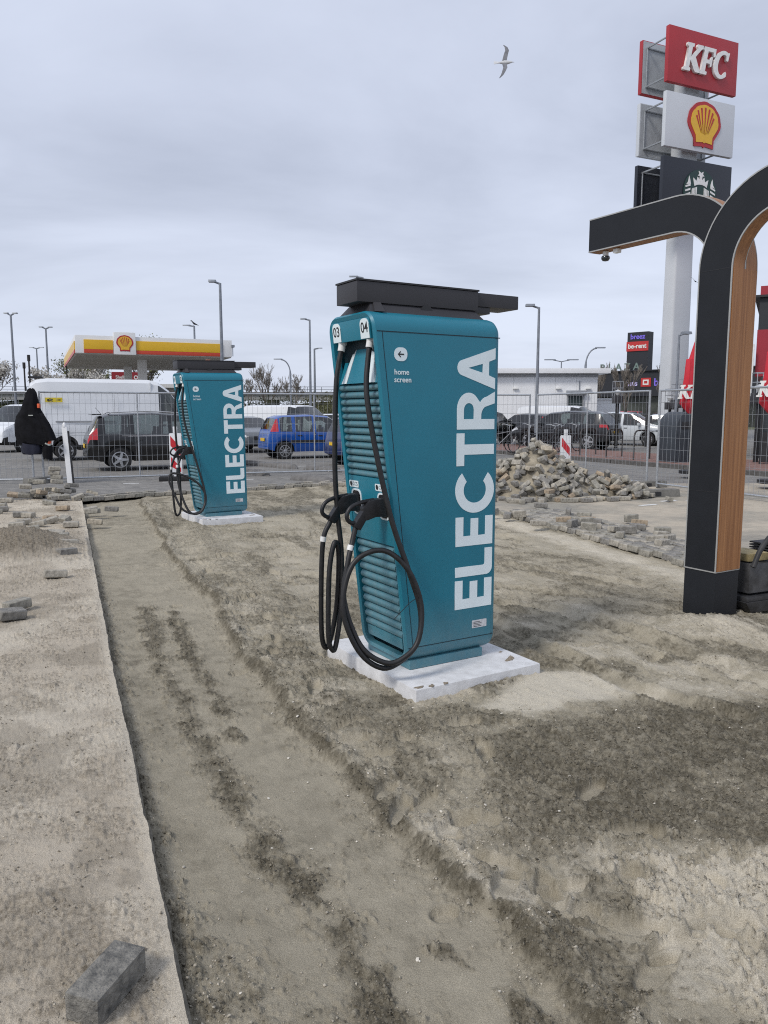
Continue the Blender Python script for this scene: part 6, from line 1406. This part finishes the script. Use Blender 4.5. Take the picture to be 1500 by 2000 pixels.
# glass-topped terrace posts
def lantern(x, y, h, lb):
    t = thing('lantern_post', lb, 'lantern', (x, y, 0.1), 0, 'lantern posts on the footway')
    MB().cyl((0, 0, 0), (0, 0, h - 0.95), 0.075, 10).build('pole', trim_black, t, smooth=50)
    MB().span((-0.19, -0.19, h - 0.95), (0.19, 0.19, h - 0.62)).build('burner_box', anthracite, t, bevel=0.02)
    for a in (-1, 1):
        for b_ in (-1, 1): MB().cyl((a * 0.17, b_ * 0.17, h - 0.62), (a * 0.17, b_ * 0.17, h), 0.014, 5).build('cage_rod', galv, t)
    for z in (h - 0.02, h - 0.3): MB().tube([(-0.17, -0.17, z), (0.17, -0.17, z), (0.17, 0.17, z), (-0.17, 0.17, z)], 0.014, 5, closed=True).build('cage_ring', galv, t)
    MB().lathe([(0.05, h - 0.60), (0.11, h - 0.5), (0.15, h - 0.42), (0.02, h - 0.36)], 12).build('reflector', white_plastic, t, smooth=40)
lantern(9.95, 33.5, 2.85, 'lantern post between the two dark cars at right'); lantern(13.1, 36.0, 2.6, 'farthest of the lantern posts above the dark bin'); lantern(11.55, 31.0, 2.65, 'middle lantern post above the dark bin'); lantern(10.35, 27.0, 2.7, 'lantern post closest to the wooden post, left side'); lantern(11.45, 24.0, 2.75, 'lantern post right of the wooden post')
t = thing('bollard_post', 'plain black post in front of the pale silver car', 'post', (11.75, 35.0, 0.1)); MB().cyl((0, 0, 0), (0, 0, 1.95), 0.085, 10).cyl((0, 0, 1.95), (0, 0, 2.0), 0.10, 10).build('pole', trim_black, t, smooth=40)
# dark round-topped bin
bn = thing('waste_container', 'dark round-topped waste container behind the fence at right', 'bin', (9.15, 24.3, 0.12), R(20))
bin_m = mat('bin_dark_grey', (0.035, 0.042, 0.052), 0.5, var=0.12, scale=4)
prof = [(-0.44, 0), (0.44, 0), (0.44, 0.98)] + arc(0.0, 0.98, 0.44, 0.56, 0, 180, 14)
MB().prism(prof, 1, -0.42, 0.42).build('body', bin_m, bn, bevel=0.02, smooth=35)
for k in range(7): MB().span((-0.40 + k * 0.125, -0.435, 0.06), (-0.36 + k * 0.125, -0.423, 0.92)).build('rib', bin_m, bn)
MB().span((-0.25, -0.44, 1.02), (0.25, -0.424, 1.24)).build('flap', trim_black, bn, bevel=0.004)
# bicycle hoops
hoop_m = mat('hoop_steel', (0.055, 0.05, 0.048), 0.5, metal=0.4)
def hoop(x, y, rz, lb):
    t = thing('bicycle_hoop', lb, 'bicycle rack', (x, y, 0.12), R(rz), 'bicycle hoops on the footway')
    pts = [(-0.5, 0, 0)] + [(-0.5 + 0.22 - 0.22 * math.cos(R(a)), 0, 0.72 + 0.22 * math.sin(R(a))) for a in range(0, 91, 18)] + [(0.5 - 0.22 + 0.22 * math.sin(R(a)), 0, 0.72 + 0.22 * math.cos(R(a))) for a in range(0, 91, 18)] + [(0.5, 0, 0)]
    MB().tube(pts, 0.026, 8).build('hoop', hoop_m, t, smooth=50)
for x, y, lb in ((8.4, 25.4, 'bicycle hoop nearest the dark bin'), (7.9, 26.75, 'second bicycle hoop from the dark bin'), (7.35, 28.1, 'third bicycle hoop from the dark bin'), (6.75, 29.4, 'bicycle hoop with bicycles leaning on it'), (6.0, 31.0, 'bicycle hoop farthest from the dark bin')):
    hoop(x, y, 42, lb)
def bicycle(x, y, rz, lb, m):
    t = thing('bicycle', lb, 'bicycle', (x, y, 0.12), 0, 'parked bicycles', rot=(R(4), 0, R(rz)))
    fr = MB()
    for a, b_ in (((-0.5, 0.34), (-0.05, 0.30)), ((-0.5, 0.34), (-0.16, 0.80)), ((-0.05, 0.30), (-0.18, 0.86)), ((-0.05, 0.30), (0.42, 0.72)), ((-0.16, 0.70), (0.40, 0.80)), ((0.38, 0.92), (0.55, 0.34))):
        fr.cyl((a[0], 0, a[1]), (b_[0], 0, b_[1]), 0.019, 6)
    fr.build('frame', m, t)
    for cx in (-0.5, 0.55):
        w = MB().tube([(cx + 0.335 * math.cos(2 * PI * k / 28), 0, 0.34 + 0.335 * math.sin(2 * PI * k / 28)) for k in range(28)], 0.019, 6, closed=True).build('wheel', tyre_m, t, smooth=50)
        sp = MB()
        for k in range(12): sp.cyl((cx, 0, 0.34), (cx + 0.32 * math.cos(PI * k / 6), 0, 0.34 + 0.32 * math.sin(PI * k / 6)), 0.003, 3)
        sp.cyl((cx, -0.03, 0.34), (cx, 0.03, 0.34), 0.025, 8); tag(sp.build('spokes', galv, w), kind='stuff')
        MB().tube([(cx + 0.37 * math.cos(R(a)), 0, 0.34 + 0.37 * math.sin(R(a))) for a in range(30, 200, 15)], 0.018, 5).build('mudguard', trim_black, t, smooth=50)
    MB().tube(spline([(0.22, -0.28, 1.04), (0.32, -0.22, 1.06), (0.40, 0, 1.02), (0.32, 0.22, 1.06), (0.22, 0.28, 1.04)], 4), 0.013, 6).cyl((0.38, 0, 0.9), (0.40, 0, 1.02), 0.015, 6).build('handlebar', galv, t, smooth=50)
    MB().loft([[(-0.32, -0.09, 0.90), (-0.32, 0.09, 0.90), (-0.32, 0.07, 0.95), (-0.32, -0.07, 0.95)], [(-0.05, -0.02, 0.90), (-0.05, 0.02, 0.90), (-0.05, 0.015, 0.93), (-0.05, -0.015, 0.93)]]).build('saddle', trim_black, t, bevel=0.01)
    MB().span((-0.78, -0.07, 0.74), (-0.30, 0.07, 0.765)).build('carrier', trim_black, t)
    MB().tube([(-0.05 + 0.09 * math.cos(R(a)), 0.04, 0.30 + 0.09 * math.sin(R(a))) for a in range(0, 360, 30)], 0.01, 5, closed=True).build('chainwheel', galv, t)
bk = mat('bicycle_black', (0.015, 0.015, 0.016), 0.4); bg_ = mat('bicycle_grey', (0.2, 0.2, 0.21), 0.4)
bicycle(5.95, 28.7, 35, 'black bicycle with raised handlebar left of the beacon board', bk); bicycle(6.45, 29.9, 30, 'black bicycle behind the beacon board', bk); bicycle(5.35, 30.2, 40, 'dark bicycle farther left behind the heap', bk); bicycle(4.35, 29.5, 20, 'grey bicycle half hidden by the nearer charger', bg_); bicycle(7.2, 30.6, 35, 'black bicycle nearest the hoops', bk)
# folded red parasols
par_m = mat('red_parasol_cloth', (0.50, 0.018, 0.035), 0.75, var=0.12, scale=4)
def parasol(x, y, lb, h=3.35):
    t = thing('folded_parasol', lb, 'parasol', (x, y, 0.12), 0, 'folded red parasols')
    MB().cyl((0, 0, 0), (0, 0, h), 0.03, 8).build('pole', galv, t)
    rg = []
    for z, r_ in ((h + 0.02, 0.02), (h - 0.1, 0.07), (h - 0.5, 0.17), (h - 0.52, 0.23), (h - 1.0, 0.26), (h - 1.35, 0.30), (h - 1.6, 0.33), (h - 1.75, 0.22), (h - 1.85, 0.14)):
        rg.append([(r_ * (1 + 0.16 * math.cos(8 * a)) * math.cos(a), r_ * (1 + 0.16 * math.cos(8 * a)) * math.sin(a), z) for a in [2 * PI * k / 48 for k in range(48)]])
    c = MB().loft(rg).build('canopy_cloth', par_m, t, smooth=60)
    d = Vector((-x, -y, 0)).normalized(); rx = Vector((-d.y, d.x, 0))
    kfc_letters(c, frame(Vector((0, 0, h - 1.32)) + d * 0.36, rx, (0, 0, 1)), 0.34, ext=0.004)
    MB().lathe([(0.30, 0), (0.30, 0.08), (0.05, 0.10)], 16).build('foot', trim_black, t, smooth=40)
parasol(7.75, 19.6, 'folded red parasol just left of the wooden post'); parasol(8.45, 16.9, 'folded red parasol at the right edge')
# low grey terrace fence by the annex
tf = thing('slat_fence', 'low grey slatted fence in front of the dark store', 'fence', (12.3, 44.6, 0), R(5))
for i in range(16): MB().span((i * 0.14, 0, 0.1), (i * 0.14 + 0.11, 0.03, 1.55)).build('slat', mat('slat_grey', (0.17, 0.175, 0.185), 0.7, var=0.1), tf)
MB().span((-0.02, 0.032, 0.3), (2.24, 0.07, 0.38)).build('rail', lamp_grey, tf); MB().span((-0.02, 0.032, 1.25), (2.24, 0.07, 1.33)).build('rail', lamp_grey, tf)

# ------------------------------------------------------------------ trees, shrubs, reeds
bark = mat('bark', (0.11, 0.095, 0.08), 0.9, var=0.3, scale=6); twig_m = mat('twigs', (0.17, 0.15, 0.13), 0.9, var=0.3, scale=3)
def bare_tree(label, x, y, h, seed, spread=0.5, twr=0.018, cat='tree', leaf=None, nleaf=0, shrub=False, group='bare trees'):
    rnd = random.Random(seed); t = thing('shrub' if shrub else 'bare_tree', label, 'shrub' if shrub else cat, (x, y, 0), 0, group)
    tr = MB(); cr = MB(); ends = []
    def grow(p, d, l, r_, lv):
        q = p + d * l; mid = p + d * l * 0.5 + Vector((rnd.gauss(0, 0.05), rnd.gauss(0, 0.05), 0)) * l
        (tr if lv < 2 else cr).tube([p, mid, q], [r_, r_ * 0.85, r_ * 0.65], 5 if lv < 2 else 3)
        if lv >= 5: ends.append(q); return
        n = rnd.choice((3, 3, 4)) if lv else (5 if not shrub else 7)
        for k in range(n):
            a = rnd.uniform(0, 2 * PI); s = rnd.uniform(0.35, 1.0) * spread * (1.3 if lv == 0 else 1.0)
            nd = (d + Vector((math.cos(a) * s, math.sin(a) * s, rnd.uniform(-0.05, 0.35)))).normalized()
            st = q if k < 2 else p + d * l * rnd.uniform(0.55, 0.95)
            grow(st, nd, l * rnd.uniform(0.58, 0.82), max(twr, r_ * 0.55), lv + 1)
    grow(Vector((0, 0, 0)), Vector((rnd.gauss(0, 0.04), rnd.gauss(0, 0.04), 1)).normalized(), h * (0.30 if not shrub else 0.16), h * 0.022, 0)
    tr.build('trunk', bark, t, smooth=60, fix=False); c = cr.build('crown', twig_m, t, fix=False)
    if leaf:
        lf = MB()
        for k in range(nleaf):
            p = rnd.choice(ends) + Vector((rnd.gauss(0, 0.18), rnd.gauss(0, 0.18), rnd.gauss(0, 0.18))) * (h / 6); s = rnd.uniform(0.06, 0.13)
            M = Matrix.Translation(p) @ Euler((rnd.uniform(0, 6), rnd.uniform(0, 6), rnd.uniform(0, 6))).to_matrix().to_4x4()
            lf.add([(-s, 0, 0), (0, -s * 0.6, 0.02), (s, 0, 0), (0, s * 0.6, 0.02)], [(0, 1, 2, 3)], M)
        tag(lf.build('blossom', leaf, c, fix=False), kind='stuff')
    return t
blos = mat('pale_blossom', (0.50, 0.48, 0.44), 0.9, var=0.2, scale=2); bud = mat('spring_buds', (0.16, 0.17, 0.07), 0.9, var=0.3, scale=2)
for x, y, h, s, lb, lf in ((-33.5, 66, 7.2, 1, 'pale blossoming tree at the left edge behind the lamp post', blos), (-29.2, 68, 5.6, 2, 'blossoming tree second from the left edge', blos), (-28.5, 76, 6.6, 3, 'budding tree behind the hanging jacket', bud), (-27.0, 72, 6.3, 4, 'blossoming tree just left of the fuel canopy', blos), (-30.5, 82, 8.4, 5, 'taller bare tree rising above the left end of the canopy', bud),
        (-24.0, 78, 8.8, 6, 'bare tree rising above the canopy right of the emblem', bud), (-14.3, 96, 7.6, 7, 'bare tree just right of the farther charger', None), (-11.3, 99, 6.6, 8, 'smaller bare tree left of the curved lamp post', None), (-17.2, 100, 6.4, 11, 'bare tree hidden partly by the farther charger roof', None)):
    bare_tree(lb, x, y, h, s, 0.55, 0.02, leaf=lf, nleaf=2600 if lf else 0)
for x, y, h, s, lb in ((16.8, 62, 5.6, 21, 'young bare tree in front of the dark store, left'), (19.6, 64, 5.9, 22, 'young bare tree in front of the dark store, middle'), (23.4, 66, 6.6, 23, 'young bare tree in front of the dark store, right')):
    bare_tree(lb, x, y, h, s, 0.33, 0.016, group='young trees by the store')
green_d = mat('hedge_dark', (0.035, 0.045, 0.018), 0.9, var=0.4, scale=1.2); green_l = mat('hedge_olive', (0.085, 0.085, 0.035), 0.9, var=0.4, scale=1.2); reed_m = mat('dry_reed', (0.34, 0.25, 0.13), 0.9, var=0.25, scale=2)
def bush(label, x, y, w, d, h, m, seed, n=2600, name='shrub', cat='shrub', group='shrubs behind the car park'):
    rnd = random.Random(seed); t = thing(name, label, cat, (x, y, 0), 0, group); mb = MB(); st = MB()
    cl = [(rnd.uniform(-w, w) * 0.45, rnd.uniform(-d, d) * 0.4, rnd.uniform(0.25, 0.8) * h, rnd.uniform(0.25, 0.5) * h) for _ in range(max(8, int(w * 2.2)))]
    for k in range(n):
        c = rnd.choice(cl); v_ = Vector((rnd.gauss(0, 1), rnd.gauss(0, 1), rnd.gauss(0, 1))).normalized() * c[3] * rnd.uniform(0.6, 1.05); s = rnd.uniform(0.05, 0.13)
        p = Vector(c[:3]) + v_
        if p.z < 0.02: continue
        M = Matrix.Translation(p) @ Euler((rnd.uniform(0, 6), rnd.uniform(0, 6), rnd.uniform(0, 6))).to_matrix().to_4x4()
        mb.add([(-s, 0, 0), (0, -s * 0.5, 0.02), (s, 0, 0), (0, s * 0.5, 0.02)], [(0, 1, 2, 3)], M)
    for c in cl: st.cyl((c[0] * 0.6, c[1] * 0.6, 0), (c[0], c[1], c[2]), 0.04, 4)
    tag(mb.build('foliage', m, t, fix=False), kind='stuff'); st.build('stems', bark, t, fix=False)
k = 0
for x, y, w, h, m, lb in ((-33, 62, 8, 3.4, green_d, 'dark hedge at the left edge behind the fence'), (-26.5, 63, 7, 2.6, green_d, 'dark hedge behind the hanging jacket'), (-19.0, 92, 7, 3.2, green_d, 'dark shrub behind the farther charger'), (-13.2, 90, 6, 3.1, green_d, 'dark evergreen shrub under the viaduct'), (-8.2, 88, 6, 3.2, green_l, 'olive shrub under the viaduct'), (-3.4, 86, 6, 3.0, green_l, 'olive shrub left of the nearer charger')):
    k += 1; bush(lb, x, y, w, 2.0, h, m, 100 + k, 3000)
rd = MB(); rnd = random.Random(9)
for i in range(2600):
    x = rnd.uniform(-20, -9.5); y = rnd.uniform(76, 80); h = rnd.uniform(1.3, 2.3) * (1 - 0.35 * (x > -12)); a = rnd.uniform(0, PI); l = rnd.gauss(0, 0.12)
    dx, dy = 0.03 * math.cos(a), 0.03 * math.sin(a)
    rd.add([(x - dx, y - dy, 0), (x + dx, y + dy, 0), (x + l + dx * 0.4, y + dy * 0.4, h), (x + l - dx * 0.4, y - dy * 0.4, h)], [(0, 1, 2, 3)])
tag(rd.build('reeds', reed_m, None, fix=False), 'dry tan reeds behind the parked cars between the chargers', 'reeds', kind='stuff')

# ------------------------------------------------------------------ birds
gull_w = mat('gull_white', (0.55, 0.56, 0.57), 0.8); gull_g = mat('gull_wing_grey', (0.16, 0.165, 0.18), 0.8, var=0.3, scale=6); crow_m = mat('crow_black', (0.012, 0.012, 0.014), 0.7)
gl = thing('gull', 'gull gliding with spread wings high in the sky', 'bird', (3.63, 25.0, 12.1), 0, rot=(R(62), R(0), R(-4)))
def rings_x(secs, n=10): return [[(x, r_ * math.cos(2 * PI * k / n), z + r_ * 0.85 * math.sin(2 * PI * k / n)) for k in range(n)] for x, r_, z in secs]
MB().loft(rings_x([(-0.20, 0.012, 0), (-0.12, 0.035, 0), (0.0, 0.062, 0), (0.10, 0.058, 0), (0.16, 0.040, 0.005), (0.20, 0.034, 0.01), (0.235, 0.018, 0.008), (0.25, 0.008, 0.004)])).build('body', gull_w, gl, smooth=60)
MB().cyl((0.245, 0, 0.005), (0.295, 0, -0.004), 0.008, 6, r2=0.002).build('beak', mat('beak_ochre', (0.25, 0.18, 0.06), 0.6), gl)
MB().loft([[(-0.17, -0.03, 0.008), (-0.17, 0.03, 0.008), (-0.17, 0.03, -0.008), (-0.17, -0.03, -0.008)], [(-0.32, -0.06, 0.004), (-0.32, 0.06, 0.004), (-0.32, 0.06, -0.002), (-0.32, -0.06, -0.002)]]).build('tail', gull_w, gl)
for s, out in ((1, [(0.0, 0.05, 0.0, 0.13), (0.045, 0.26, 0.05, 0.12), (0.085, 0.42, 0.06, 0.11), (0.06, 0.58, 0.04, 0.085), (-0.01, 0.70, 0.015, 0.03)]), (-1, [(0.0, 0.05, 0.0, 0.13), (0.02, 0.26, 0.05, 0.12), (-0.02, 0.40, 0.05, 0.10), (-0.08, 0.54, 0.03, 0.07), (-0.16, 0.64, 0.01, 0.025)])):
    MB().loft([[(cx + ch_ * 0.5, s * y_, z), (cx, s * y_, z + 0.014), (cx - ch_ * 0.55, s * y_, z), (cx, s * y_, z - 0.006)] for cx, y_, z, ch_ in out]).build('wing', gull_g, gl, smooth=40)
for nm, lb, loc, rot, s in (('small_bird', 'tiny dark bird flying between the pylon and the wooden post', (15.54, 40.0, 8.1), (R(40), 0, R(50)), 0.55),):
    b2 = copy_tree(gl); b2.name = nm; b2.location = loc; b2.rotation_euler = rot; b2.scale = (s, s, s); tag(b2, lb, 'bird')
    for c in b2.children:
        c.data = c.data.copy(); c.data.materials.clear(); c.data.materials.append(crow_m)
cw = thing('crow', 'black crow perched on the lamp post above the canopy', 'bird', (-16.7, 70, 9.12), R(200))
MB().loft([[(p[0], p[1], p[2]) for p in r_] for r_ in rings_x([(-0.38, 0.02, 0.05), (-0.2, 0.06, 0.12), (0.0, 0.11, 0.20), (0.12, 0.10, 0.30), (0.18, 0.075, 0.40), (0.24, 0.05, 0.43), (0.34, 0.012, 0.41)])]).build('body', crow_m, cw, smooth=60)
for s in (-1, 1): MB().cyl((0.02, s * 0.05, 0), (0.02, s * 0.05, 0.14), 0.012, 5).build('leg', crow_m, cw)
